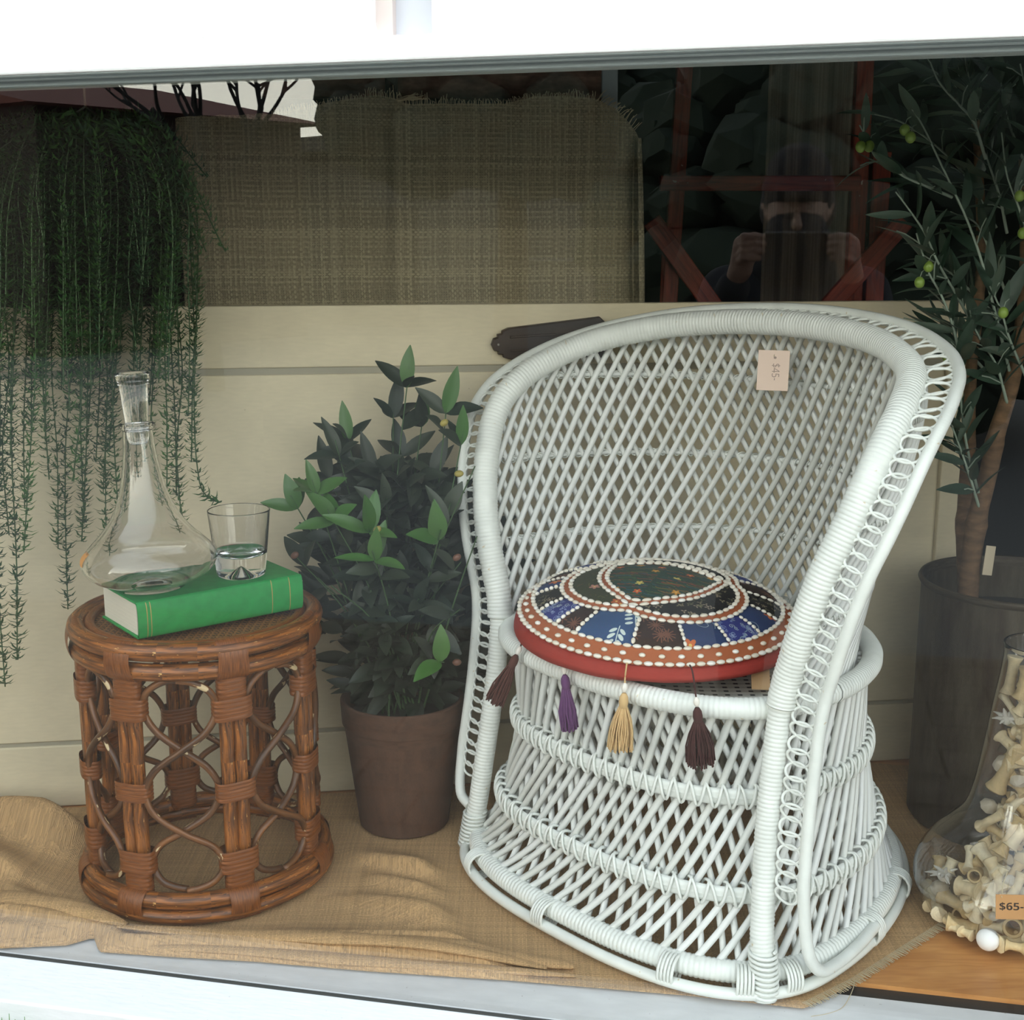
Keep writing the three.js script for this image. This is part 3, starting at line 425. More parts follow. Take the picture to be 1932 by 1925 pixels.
// ---------------------------------------------------------------- patchwork cushion
const CU = group('cushion'); CU.scale.setScalar(1.025); tag(CU, 'round red cushion with dark patchwork top, white bead rows and hanging tassels', 'cushion');
CU.position.copy(V(0.222, 0.4195, 1.955)); CU.rotation.y = THREE.MathUtils.degToRad(-25);
{
  const R = rng(31);
  const tilt = (x, z, k) => k * (-x * 0.045 - z * 0.06 + 0.001);       // stuffing pushed towards the left arm
  const top = (r) => 0.054 + 0.042 * (1 - (r / 0.2) ** 2) - 0.012 * sstep(0.165, 0.22, r);
  const pt = (r, th, dy = 0) => { const x = Math.cos(th) * r, z = -Math.sin(th) * r; return V3(x, top(r) + tilt(x, z, 1) + dy, z); };
  // red body
  const body = grid(96, 26, (u, v) => { const th = u * Math.PI * 2; if (v < 0.12) { const r = 0.19 * (v / 0.12); return V3(Math.cos(th) * r, 0.0, -Math.sin(th) * r); } if (v < 0.8) { const w = (v - 0.12) / 0.68, y = lerp(0, 0.036, w), r = 0.19 + Math.sin(Math.PI * Math.pow(w, 0.75)) * 0.015 + 0.019 * w; const x = Math.cos(th) * r, z = -Math.sin(th) * r; return V3(x, y + tilt(x, z, w) + 0.0015 * noise.noise(th * 4, w * 3, 1), z); } const w = (v - 0.8) / 0.2; return pt(lerp(0.209, 0.15, w), th, -0.003 - 0.004 * w); }, (u, v) => [u * 1.3, v * 0.4]);
  mesh('red_cover', body, M.red, CU);
  // flower outline in polar form
  const TH0 = 0.5;
  const Rout = (th) => 0.112 + 0.024 * Math.pow(Math.abs(Math.sin(1.5 * (th - TH0))), 0.8);
  const Rin = (th) => { const q = ((th - TH0) % (2 * Math.PI / 3) + 2 * Math.PI / 3) % (2 * Math.PI / 3) - Math.PI / 3; return 0.104 * 0.66 / Math.cos(q * 0.8) + 0.012 * Math.cos(q * 1.5); };
  // printed and embroidered cloths
  const cloth = (bg, draw, seed) => { const r = rng(seed); const t = canvasTex(256, 256, (c, w, h) => { c.fillStyle = bg; c.fillRect(0, 0, w, h); for (let i = 0; i < 2600; i++) { c.fillStyle = `rgba(${r() > 0.5 ? 255 : 0},${r() > 0.5 ? 240 : 0},${r() > 0.5 ? 220 : 10},${r() * 0.1})`; c.fillRect(r() * w, r() * h, 1 + r() * 3, 1 + r() * 2); } draw(c, r); }); t.wrapS = t.wrapT = THREE.RepeatWrapping; return std({ map: t, roughness: 0.85 }); };
  const flower = (c, x, y, s, col) => { c.fillStyle = col; for (let k = 0; k < 5; k++) { c.beginPath(); c.ellipse(x + Math.cos(k * 1.257) * s, y + Math.sin(k * 1.257) * s, s * 0.8, s * 0.55, k * 1.257, 0, 7); c.fill(); } c.fillStyle = '#d8b060'; c.beginPath(); c.arc(x, y, s * 0.4, 0, 7); c.fill(); };
  const curl = (c, x, y, s, col, d) => { c.strokeStyle = col; c.lineWidth = 2.4; c.beginPath(); for (let i = 0; i < 40; i++) { const a = i * 0.24, q = s * (1 - i / 44); c.lineTo(x + Math.cos(a * d) * q, y + Math.sin(a * d) * q); } c.stroke(); };
  const K = {
    navyCurl: cloth('#27375c', (c) => { curl(c, 80, 90, 46, '#aab6b4', 1); curl(c, 180, 170, 40, '#9fb0b0', -1); flower(c, 70, 210, 17, '#c4683a'); flower(c, 205, 60, 15, '#bb5c34'); c.strokeStyle = '#8fa39c'; c.lineWidth = 2; c.beginPath(); c.moveTo(0, 130); c.bezierCurveTo(90, 60, 150, 220, 256, 120); c.stroke(); }, 1),
    blueSpray: cloth('#2f4a70', (c) => { c.strokeStyle = '#c8d2ca'; c.fillStyle = '#c8d2ca'; c.lineWidth = 4; c.beginPath(); c.moveTo(110, 250); c.quadraticCurveTo(120, 120, 170, 10); c.stroke(); for (let i = 0; i < 9; i++) { const y = 230 - i * 25, x = 112 + i * i * 0.7; for (const s of [-1, 1]) { c.beginPath(); c.ellipse(x + s * 20, y - 8, 17, 8, s * -0.7, 0, 7); c.fill(); } } }, 2),
    indigo: cloth('#2c3270', (c, r) => { for (let i = 0; i < 120; i++) { curl(c, r() * 256, r() * 256, 5 + r() * 9, i % 3 ? '#8a97b4' : '#a8b5b0', r() > 0.5 ? 1 : -1); } c.strokeStyle = '#7f96a0'; c.lineWidth = 3; for (const x of [66, 190]) { c.beginPath(); for (let y = 0; y < 256; y += 4) c.lineTo(x + 5 * Math.sin(y / 9), y); c.stroke(); } }, 3),
    brown: cloth('#2e1c14', (c, r) => { for (let i = 0; i < 7; i++) { const x = r() * 256, y = r() * 256; c.strokeStyle = '#6b4432'; c.lineWidth = 5; for (let k = 0; k < 11; k++) { const a = k * 0.571; c.beginPath(); c.moveTo(x, y); c.lineTo(x + Math.cos(a) * 34, y + Math.sin(a) * 34); c.stroke(); } } }, 4),
    black: cloth('#16130f', (c, r) => { for (let i = 0; i < 60; i++) { c.fillStyle = ['#7d7256', '#5d5a40', '#8a7a66'][i % 3]; const x = r() * 256, y = r() * 256, a = r() * 6; for (let k = 0; k < 3; k++) { c.beginPath(); c.ellipse(x + Math.cos(a + k * 2.1) * 6, y + Math.sin(a + k * 2.1) * 6, 5, 3, a + k * 2.1, 0, 7); c.fill(); } } }, 5),
    green: cloth('#1f3a2c', (c, r) => { for (let i = 0; i < 130; i++) { c.strokeStyle = ['#3f5a2c', '#7a5a26', '#1f4d5a', '#8a3a24', '#2c2a20'][i % 5]; c.lineWidth = 2 + r() * 3; const x = r() * 256, y = r() * 256; c.beginPath(); c.moveTo(x, y); c.bezierCurveTo(x + 20, y - 14, x + 40, y + 14, x + 64, y - 4); c.stroke(); } for (let i = 0; i < 7; i++) flower(c, r() * 256, r() * 256, 9, ['#c98a30', '#c2572c', '#c7b25a'][i % 3]); }, 6),
    moss: cloth('#33361d', (c, r) => { for (let i = 0; i < 90; i++) { c.strokeStyle = ['#6a6a34', '#4a3a20', '#7c5a30'][i % 3]; c.lineWidth = 2; const x = r() * 256, y = r() * 256; c.beginPath(); c.moveTo(x, y); c.lineTo(x + r() * 40 - 20, y + r() * 40 - 20); c.stroke(); } for (let i = 0; i < 6; i++) flower(c, r() * 256, r() * 256, 11, ['#b07a6a', '#a8542c'][i % 2]); }, 7),
  };
  const UV = (u, v, p) => [p.x * 9, p.z * 9];
  mesh('centre_patch', grid(72, 10, (u, v) => { const th = u * Math.PI * 2; return pt(Rin(th) * v, th, 0.003 * (1 - v * v)); }, UV), K.green, CU);
  for (let k = 0; k < 3; k++) mesh('petal_patch', grid(28, 6, (u, v) => { const th = TH0 + (k + u) * 2.0944; return pt(lerp(Rin(th), Rout(th), v), th, 0.0035 * Math.sin(Math.PI * v) * Math.sin(Math.PI * u)); }, UV), [K.black, K.moss, K.black][k], CU);
  // fifteen rim patches, listed anticlockwise from the right
  const cuts = [0.0, 0.34, 0.72, 1.1, 1.62, 2.05, 2.5, 2.9, 3.22, 3.5, 3.85, 4.15, 4.38, 4.86, 5.26, 5.62, 5.95, 6.2832];
  const kinds = ['black', 'brown', 'indigo', 'black', 'brown', 'navyCurl', 'indigo', 'brown', 'navyCurl', 'black', 'indigo', 'brown', 'blueSpray', 'brown', 'navyCurl', 'indigo', 'navyCurl'];
  cuts.slice(0, -1).forEach((a, i) => mesh('rim_patch', grid(12, 6, (u, v) => { const th = lerp(a, cuts[i + 1], u); return pt(lerp(Rout(th), 0.185, v), th, 0.003 * Math.sin(Math.PI * v) * Math.sin(Math.PI * u)); }, (u, v, p) => [p.x * 11 + i * 0.37, p.z * 11 + i * 0.61]), K[kinds[i]], CU));
  mesh('orange_band', grid(120, 4, (u, v) => pt(lerp(0.184, 0.207, v), u * Math.PI * 2, 0.001), UV), M.orange, CU);
  mesh('band_fill', grid(120, 2, (u, v) => { const th = u * Math.PI * 2; return pt(Rout(th) + lerp(-0.007, 0.007, v), th, 0.0014); }, UV), M.orange, CU);
  mesh('band_fill', grid(120, 2, (u, v) => { const th = u * Math.PI * 2; return pt(Rin(th) + lerp(-0.006, 0.006, v), th, 0.0014); }, UV), M.orange, CU);
  // beads: elongated shells stitched in rows
  const bg = new THREE.SphereGeometry(1, 8, 6); let nb = 0; const rest = [];
  const bead = (r, th, r2, th2, w = 0.0031) => { const a = pt(r, th, 0.0025), b = pt(r2, th2, 0.0025), c = a.clone().add(b).multiplyScalar(0.5), L = a.distanceTo(b); const q = new THREE.Quaternion().setFromUnitVectors(V3(1, 0, 0), b.sub(a).normalize()); const sc = V3(L * 0.5, w * 0.72, w * (0.9 + R() * 0.25)); c.y += (R() - 0.5) * 0.0006; return { c, q, sc }; };
  const list = [];
  const row = (f, n, w, skip = 0) => { for (let i = 0; i < n; i++) { if (skip && i % skip === 0) continue; const a = (i / n) * 6.2832, b = ((i + 0.94) / n) * 6.2832; list.push(bead(f(a), a, f(b), b, w)); } };
  row(() => 0.185, 84, 0.0041); row(() => 0.2055, 90, 0.0045);
  for (let i = 0; i < 46; i++) { const a = i / 46 * 6.2832; list.push(bead(0.1955, a, 0.1955, a + 0.05, 0.0043)); }
  row((t) => Rout(t) + 0.0068, 66, 0.0039); row((t) => Rout(t) - 0.0066, 58, 0.0039); row((t) => Rin(t) + 0.0058, 42, 0.0038); row((t) => Rin(t) - 0.0058, 38, 0.0038);
  for (const t of cuts.slice(0, -1)) for (let k = 0; k < 5; k++) { const f = (q) => lerp(Rout(t) + 0.012, 0.183, q); list.push(bead(f(k / 5), t, f((k + 0.92) / 5), t, 0.003)); }
  // the 300 that show largest (front rows first) are single beads, the others one joined trim
  const order = list.map((b, i) => [i, b.c.z + (i < 220 ? 0.12 : 0.05)]).sort((p, q) => q[1] - p[1]).map(([i]) => i);
  order.forEach((i, k) => { const { c, q, sc } = list[i]; if (k < 299) { const m = mesh('bead', bg, M.bead[i % 3], CU); m.position.copy(c); m.quaternion.copy(q); m.scale.copy(sc); } else { const g = bg.clone(); g.applyMatrix4(new THREE.Matrix4().compose(c, q, sc)); rest.push(g); } });
  if (rest.length) stuff(mesh('bead_trim', mergeGeometries(rest), M.bead[0], CU));
  // tassels hung over the seat hoop: [pixel-derived place on the hoop, colour]
  const tcol = [[lin(0.085, 0.03, 0.022), 'dark red-brown tassel'], [lin(0.13, 0.05, 0.14), 'purple tassel'], [lin(0.62, 0.42, 0.2), 'sandy yellow tassel'], [lin(0.06, 0.02, 0.018), 'dark brown tassel']];
  // places on the outer side of the hoop, by the column of the photograph in which each hangs
  CH.updateMatrixWorld(true); const hp = HOOP.map((p) => CH.localToWorld(p.clone())), pxOf = (p) => { const y = p.y - EYE, z = -p.z; return 966 + 2500 * p.x / (z * 0.97777 - y * 0.20963); };
  const tp = [972, 1066, 1177, 1315].map((px) => { let best = null, bd = 1e9; for (const p of hp) { const d = Math.abs(pxOf(p) - px) + (-p.z > 2.02 ? 500 : 0); if (d < bd) { bd = d; best = p; } } return best.clone().setY(0.404); });
  CU.updateMatrixWorld(true);
  tp.forEach((p, i) => {
    const t = group('tassel', CU), lp = CU.worldToLocal(p.clone()); t.position.copy(lp); t.userData.label = tcol[i][1]; t.rotation.y = -CU.rotation.y; t.rotation.z = [-0.42, 0.1, -0.06, 0.1][i];
    const wool = std({ color: tcol[i][0], roughness: 1 });
    const L = 0.078, W = [0.013, 0.0125, 0.0165, 0.019][i], hd = sweep([V3(0, 0.006, 0), V3(0, 0.001, 0), V3(0, -0.006, 0.001), V3(0, -0.014, 0.001)], { r: (s, f) => [0.003, 0.0058, 0.0066, 0.0054][Math.round(f * 3)], seg: 10 });
    mesh('tassel_head', hd, wool, t);
    const R2 = rng(40 + i), str = []; for (let k = 0; k < 90; k++) { const a = R2() * 6.283, q = Math.sqrt(R2()), e = L * (0.86 + R2() * 0.14), sx = Math.cos(a) * q, sz = Math.sin(a) * q * 0.6; str.push(sweep([V3(sx * 0.005, -0.012, sz * 0.005 + 0.001), V3(sx * W * 0.75, -0.03, sz * W * 0.8 + 0.002), V3(sx * W * 1.0 + (R2() - 0.5) * 0.003, -L * 0.6, sz * W + 0.002), V3(sx * W * 1.08 + (R2() - 0.5) * 0.004, -e, sz * W + 0.002)], { r: 0.0011, seg: 4 })); }
    stuff(mesh('tassel_fringe', mergeGeometries(str), wool, t));
    const b = mesh('end_bead', new THREE.SphereGeometry(1, 12, 8), M.bead[2], t); b.scale.set(0.0042, 0.0072, 0.0042); b.position.set(0, 0.0135, -0.001);
    // cord from the cushion seam to the bead
    const c0 = t.worldToLocal ? null : null; t.updateMatrixWorld(true); const th = Math.atan2(-lp.z, lp.x), seamP = V3(Math.cos(th) * 0.21, 0.03, -Math.sin(th) * 0.205); const a = t.worldToLocal(CU.localToWorld(seamP.clone())), bq = V3(0, 0.0195, -0.001);
    mesh('tassel_cord', sweep(spline([a, a.clone().lerp(bq, 0.62).add(V3(0, 0.016, 0)), bq.clone().add(V3(0, 0.004, -0.004)), bq], 10), { r: 0.0012, seg: 5 }), wool, t);
  });
}
// kraft tag lying on the seat by the right arm
{ const sh = new THREE.Shape(); sh.moveTo(-0.017, -0.022); sh.lineTo(0.017, -0.022); sh.lineTo(0.017, 0.022); sh.lineTo(-0.017, 0.022); sh.closePath(); const h = new THREE.Path(); h.absarc(0, 0.006, 0.0035, 0, 6.283, true); sh.holes.push(h);
  const g = new THREE.ExtrudeGeometry(sh, { depth: 0.0008, bevelEnabled: false, curveSegments: 8 }); const m = mesh('paper_tag', g, M.kraft); tag(m, 'blank brown kraft tag with punched hole under cushion edge on wicker seat', 'tag'); m.scale.setScalar(0.78); m.position.copy(V(0.354, 0.4125, 1.795)); m.rotation.set(-0.75, 0, -0.05); }
// price tag hung on the chair back
{ const t = canvasTex(256, 384, (c, w, h) => { c.fillStyle = '#e6cdbb'; c.fillRect(0, 0, w, h); c.save(); c.translate(150, 195); c.rotate(Math.PI / 2); c.fillStyle = '#a08a7e'; c.font = '84px sans-serif'; c.textAlign = 'center'; c.fillText('$45-', 10, 30); c.restore(); c.fillStyle = '#a08a7e'; c.beginPath(); c.arc(138, 70, 12, 0, 7); c.fill(); });
  const g = rbox(0.05, 0.064, 0.0012, 0.0005); { const p = g.attributes.position, uv = []; for (let i = 0; i < p.count; i++) uv.push(p.getX(i) / 0.05 + 0.5, p.getY(i) / 0.064 + 0.5); g.setAttribute('uv', new THREE.Float32BufferAttribute(uv, 2)); }
  const o = group('price_tag'); tag(o, 'pale pink price tag reading $45- hanging on the chair back', 'tag'); mesh('card', g, std({ map: t, roughness: 0.6 }), o); mesh('string', sweep([V3(0, 0.022, 0.001), V3(0.001, 0.032, -0.002), V3(-0.001, 0.044, -0.006)], { r: 0.0008, seg: 5 }), M.thread, o);
  o.position.copy(V(0.416, 0.818, 2.11)); o.rotation.set(-0.15, -0.35, -0.05); }

// ---------------------------------------------------------------- burlap over the platform
{
  const front = table([[-1.4, 1.86], [-0.9, 1.80], [-0.756, 1.778], [-0.66, 1.786], [-0.626, 1.808], [-0.606, 1.768], [-0.5, 1.755], [-0.373, 1.742], [-0.2, 1.716], [-0.004, 1.693], [0.245, 1.655], [0.398, 1.624], [0.484, 1.687], [0.641, 1.826], [0.85, 2.02], [1.05, 2.2]]);
  const back = (x) => PZ + 0.1355 * x - lerp(0.008, 0.028, sstep(0.7, 0.78, x));
  const ridge = (x, z, P, w, hgt, skew = 0) => { let best = 9, t0 = 0; for (let i = 1; i < P.length; i++) { const [ax, az] = P[i - 1], [bx2, bz] = P[i], dx = bx2 - ax, dz = bz - az, t = clamp(((x - ax) * dx + (z - az) * dz) / (dx * dx + dz * dz)), d = Math.hypot(x - ax - dx * t, z - az - dz * t) * Math.sign((x - ax) * dz - (z - az) * dx || 1); if (Math.abs(d) < Math.abs(best)) { best = d; t0 = (i - 1 + t) / (P.length - 1); } } const e = Math.sin(Math.PI * clamp(t0 * 0.94 + 0.03)) ** 0.5, d = best; const ww = d * skew > 0 ? w * 0.45 : w; return hgt * e * Math.exp(-((d / ww) ** 2)); };
  const F = [
    [[[-1.3, 1.93], [-0.9, 1.862], [-0.72, 1.835], [-0.58, 1.80]], 0.032, 0.022, 1], [[[-1.3, 1.88], [-0.85, 1.815], [-0.66, 1.80]], 0.026, 0.018, 1],
    [[[-0.61, 1.80], [-0.58, 1.775], [-0.42, 1.768], [-0.1, 1.735], [0.1, 1.70]], 0.02, 0.016, 1], [[[-0.36, 1.80], [-0.1, 1.775], [0.1, 1.72], [0.3, 1.67]], 0.024, 0.02, 1],
    [[[-0.24, 1.92], [-0.08, 1.86], [0.06, 1.78], [0.12, 1.74]], 0.035, 0.018, -1], [[[-0.26, 2.06], [-0.12, 2.0], [-0.05, 1.9]], 0.03, 0.015, 1], [[[-0.22, 1.99], [-0.1, 1.93], [0.02, 1.83]], 0.02, 0.012, -1],
    [[[-1.2, 2.06], [-0.9, 2.03], [-0.78, 1.96]], 0.05, 0.034, 1], [[[-0.95, 2.16], [-0.82, 2.15], [-0.73, 2.1]], 0.06, 0.05, -1], [[[-1.2, 2.16], [-0.9, 2.2]], 0.05, 0.05, 0], [[[-0.83, 1.95], [-0.76, 1.9], [-0.72, 1.88]], 0.025, 0.016, 1],
  ];
  const keep = (x, z) => { const s = Math.hypot(x + 0.503, z - 2.03), c = [x - 0.136, z - 1.861], n = c[0] * -0.7343 - c[1] * -0.6788 * -1, u = c[0] * 0.6788 - c[1] * 0.7343; const nn = c[0] * -0.7343 + c[1] * -0.6788; const ch = Math.hypot(u / 0.37, (nn + 0.26) / 0.39), p = Math.hypot(x + 0.19, z - 2.2); return Math.min(sstep(0.203, 0.245, s), sstep(1.12, 1.28, ch), sstep(0.085, 0.13, p), sstep(0.17, 0.22, Math.hypot(x - 0.79, z - 1.88)), sstep(0.18, 0.22, Math.hypot(x - 0.885, z - 2.225))); };
  const H = (x, z) => { let h = 0; for (const [P, w, hh, sk] of F) h += ridge(x, z, P, w, hh, sk); const wr = Math.max(0, fbm(x * 9, z * 9, 2)) * 0.006 + Math.max(0, fbm(x * 22, z * 14, 5)) * 0.002; return (h * 1.35 + wr) * keep(x, z); };
  const NX = 330, NZ = 96, X0 = -1.35, X1 = 1.02;
  const g = grid(NX, NZ, (u, v) => { const x = lerp(X0, X1, u), zf0 = front(x)[0], zb = Math.max(back(x), zf0 + 0.01); if (v < 0.93) { const z = lerp(zb, zf0 + 0.006, v / 0.93); const edge = sstep(zf0, zf0 + 0.035, z), hem = keep(x, z) * 0.008 * Math.exp(-(((z - zf0 - 0.012) / 0.012) ** 2)) * (x < 0.42 ? 1 : 0.25); return V(x, 0.0022 + H(x, z) * lerp(0.55, 1, edge) + hem, z); }
    const w = (v - 0.93) / 0.07, a = w * Math.PI * 0.75, hh = 0.0022 + H(x, zf0 + 0.006) * 0.55 + 0.0062 * keep(x, zf0) * (x < 0.42 ? 1 : 0.25); return V(x, lerp(hh, 0.0008, 1 - Math.cos(Math.min(a, Math.PI / 2))), zf0 + 0.006 - 0.009 * Math.sin(a)); }, (u, v, p) => [p.x, -p.z - p.y * 1.3]);
  const m = mesh('burlap_cloth', g, M.burlap); tag(m, 'tan burlap cloth spread in loose folds over the display platform', 'cloth');
  // pleats lying on the cloth where it has been pushed together
  const pleat = (P, rx, ry) => { const pts = spline(P.map(([x, z]) => V(x, 0.003 + H(x, z) + ry * 0.55, z)), 90), L = pts.length; mesh('pleat', grid(89, 12, (u, v) => { const i = Math.round(u * 89), p = pts[i], t = pts[Math.min(L - 1, i + 1)].clone().sub(pts[Math.max(0, i - 1)]).setY(0).normalize(), n = V3(-t.z, 0, t.x), a = v * Math.PI * 2, e = Math.pow(Math.sin(Math.PI * clamp(u * 0.96 + 0.02)), 0.5) * (1 + 0.25 * noise.noise(u * 5, rx * 90, 2)); return p.clone().addScaledVector(n, Math.cos(a) * rx * e).add(V3(0, Math.sin(a) * ry * e, 0)); }, (u, v, p) => [p.x, -p.z + v * 0.02]), M.burlap, m); };
  pleat([[-0.215, 1.775], [-0.1, 1.757], [0.0, 1.737], [0.09, 1.714]], 0.017, 0.009);
  pleat([[-0.585, 1.792], [-0.45, 1.782], [-0.3, 1.765], [-0.12, 1.74], [0.05, 1.712]], 0.014, 0.008);
  pleat([[-0.95, 1.905], [-0.8, 1.872], [-0.7, 1.85], [-0.62, 1.822], [-0.575, 1.806]], 0.02, 0.013);
  pleat([[-0.6, 1.772], [-0.42, 1.755], [-0.22, 1.728], [0.0, 1.703], [0.09, 1.692]], 0.011, 0.007);
  const R = rng(91), fr = []; for (let i = 0; i < 110; i++) { const t = i / 110, x = lerp(0.402, 0.66, t), z = front(x)[0]; fr.push(sweep([V(x - 0.004, 0.003, z + 0.006), V(x + 0.004 + R() * 0.004, 0.0022, z - 0.004 - R() * 0.004)], { r: 0.0006, seg: 4 })); }
  stuff(mesh('frayed_edge', mergeGeometries(fr), M.thread, m));
  mesh('loose_thread', sweep(spline([V(0.482, 0.004, 1.684), V(0.478, 0.0035, 1.672), V(0.468, 0.0012, 1.652), V(0.452, -0.003, 1.63), V(0.43, -0.0035, 1.617), V(0.405, -0.0035, 1.61)], 24), { r: 0.0006, seg: 4 }), M.thread, m);
}

// ---------------------------------------------------------------- burlap hung over the back, its rail and posts
{
  const topPx = table([[-0.60, 1.222], [-0.574, 1.229], [-0.42, 1.236], [-0.308, 1.258], [-0.237, 1.27], [-0.205, 1.264], [-0.19, 1.255], [-0.015, 1.257], [0.04, 1.27], [0.103, 1.272], [0.15, 1.268], [0.19, 1.25], [0.227, 1.212], [0.232, 1.2]]);
  const R = rng(77);
  const g = grid(150, 60, (u, v) => { const x = lerp(-0.585, 0.232, u) + 0.012 * v * (u > 0.9 ? (u - 0.9) * 10 : 0), yt = topPx(x)[0] + 0.0025 * noise.noise(x * 60, 1, 1), y = lerp(yt, 0.72, v); const edge = sstep(0.90, 1, u); const z = 2.47 + 0.13 * x + 0.008 * Math.sin(x * 17 + v * 1.4) * v + 0.006 * noise.noise(x * 8, v * 3, 4) - 0.016 * Math.exp(-(((x + 0.225 + 0.012 * v) / 0.012) ** 2)) * -0.6 + 0.03 * edge * edge * Math.sin(v * 2 + 0.4); return V(x, y, z); }, (u, v, p) => [p.x, p.y]);
  const m = mesh('burlap_hanging', g, M.burlapHang); tag(m, 'grey-brown burlap sheet with frayed top hanging behind the cream panel', 'cloth');
  // rolled right-hand hem
  mesh('rolled_hem', grid(16, 60, (u, v) => { const yt = lerp(1.2, 0.72, v), a = u * Math.PI * 1.7, r = 0.011 + 0.006 * Math.sin(v * 3); return V(0.229 + 0.013 * v + Math.sin(a) * r * 0.7, yt, 2.507 - Math.cos(a) * r * 0.7); }, (u, v, p) => [u * 0.06, p.y]), M.burlapHang, m);
  const fr = []; for (let i = 0; i < 210; i++) { const x = lerp(-0.42, 0.226, i / 210) + (R() - 0.5) * 0.002; const yt = topPx(x)[0], z = 2.468 + 0.13 * x, L = (0.006 + R() * 0.012) * (0.5 + Math.abs(noise.noise(x * 22, 2, 3)) * 1.6), lean = x > 0.15 ? 0.012 : 0; fr.push(sweep([V(x, yt - 0.003, z), V(x + (R() - 0.5) * 0.003 + lean * 0.5, yt + L * 0.5, z - 0.001), V(x + (R() - 0.5) * 0.006 + lean, yt + L, z - 0.002)], { r: 0.00065, seg: 4 })); }
  for (let i = 0; i < 14; i++) { const a = -0.205 + R() * 0.03, y = 1.258 + R() * 0.006; fr.push(sweep([V(a, y, 2.44), V(a + 0.012, y + 0.004 * R(), 2.436), V(a + 0.026 + R() * 0.01, y + 0.012 * R() - 0.002, 2.436)], { r: 0.0007, seg: 4 })); }
  stuff(mesh('frayed_fringe', mergeGeometries(fr), M.thread, m));
  // rail and uprights
  const rail = group('wooden_rail'); tag(rail, 'rough brown wooden rail behind the frayed top edge of the burlap', 'rail');
  const rg = rbox(0.64, 0.085, 0.03, 0.004); rg.rotateY(0.13); rg.translate(-0.135, 1.312, -2.53); mesh('rail_board', rg, M.brownBoard, rail);
  for (const [x, w] of [[-0.218, 0.022], [0.18, 0.03]]) mesh('rail_post', beam(V(x, -0.52, 2.535 + 0.13 * x), V(x, GT + 0.62, 2.535 + 0.13 * x), w, 0.02), x < 0 ? M.darkWood : M.soffit, rail);
}
// dark plaque on the panel
{ const sh = new THREE.Shape(); const P = [[-0.118, 0], [-0.114, 0.009], [-0.106, 0.011], [-0.106, 0.016], [-0.098, 0.017], [-0.097, 0.022], [-0.086, 0.026], [0.086, 0.036], [0.094, 0.028], [0.104, 0.024], [0.112, 0.01], [0.116, 0], [0.112, -0.01], [0.104, -0.024], [0.094, -0.028], [0.086, -0.034], [-0.086, -0.026], [-0.097, -0.022], [-0.098, -0.017], [-0.106, -0.016], [-0.106, -0.011], [-0.114, -0.009]]; P.forEach(([x, y], i) => i ? sh.lineTo(x, y) : sh.moveTo(x, y)); sh.closePath();
  const o = group('wooden_plaque'); tag(o, 'dark carved wooden plaque with stepped end on the cream panel', 'plaque');
  const g = metricBoxUV(new THREE.ExtrudeGeometry(sh, { depth: 0.012, bevelEnabled: true, bevelSize: 0.002, bevelThickness: 0.003, bevelSegments: 2 })); mesh('board', g, M.darkWood, o);
  for (const y of [-0.012, 0.012]) { const q = rbox(0.17, 0.004, 0.003, 0.001); q.translate(0, y, 0.0155); mesh('carved_rib', q, M.darkWood, o); }
  const nl = new THREE.SphereGeometry(0.0026, 10, 8); nl.translate(-0.107, 0, 0.0145); mesh('nail', nl, std({ color: lin(0.4, 0.38, 0.34), metalness: 0.7, roughness: 0.4 }), o);
  o.scale.set(0.95, 1, 1); o.position.copy(Pn(0.075, 0.843, 0.004)); o.rotation.set(0, PA, 0.05); }

// ---------------------------------------------------------------- red wooden frame and curtain in the dark shop
{ const o = group('display_stand'); tag(o, 'reddish wooden display stand with rail and diagonal braces in the dark shop', 'stand');
  const z = 2.95;
  mesh('frame_post', beam(V(0.368, 1.42, z), V(0.318, 0.2, z), 0.034, 0.03), M.redWood, o); mesh('frame_post', beam(V(0.345, 1.05, z + 0.02), V(0.33, -0.52, z + 0.04), 0.07, 0.02), M.redWood, o);
  mesh('frame_post', beam(V(0.748, 1.42, z), V(0.755, -0.52, z), 0.036, 0.03), M.redWood, o); mesh('frame_post', beam(V(0.80, 1.2, z + 0.02), V(0.80, -0.52, z + 0.02), 0.04, 0.03), M.redWood, o);
  mesh('frame_rail', beam(V(0.318, 1.133, z - 0.01), V(0.75, 1.133, z - 0.01), 0.032, 0.022), M.redWood, o);
  mesh('frame_brace', beam(V(0.30, 1.055, z - 0.03), V(0.47, 0.83, z - 0.03), 0.042, 0.018), M.redWood, o); mesh('frame_brace', beam(V(0.845, 1.055, z - 0.03), V(0.665, 0.84, z - 0.03), 0.042, 0.018), M.redWood, o);
  mesh('frame_rail', beam(V(0.33, 0.45, z), V(0.80, 0.45, z), 0.06, 0.025), M.redWood, o);
}
{ const g = grid(40, 8, (u, v) => V(lerp(0.63, 0.86, u), lerp(1.83, -0.4, v), 3.4 + 0.012 * Math.sin(u * 22) + 0.004 * Math.sin(u * 51 + v)), (u, v, p) => [p.x, p.y]); const c = mesh('curtain', g, M.curtain); tag(c, 'plain grey-brown cloth curtain hanging behind the red wooden frame', 'curtain'); }

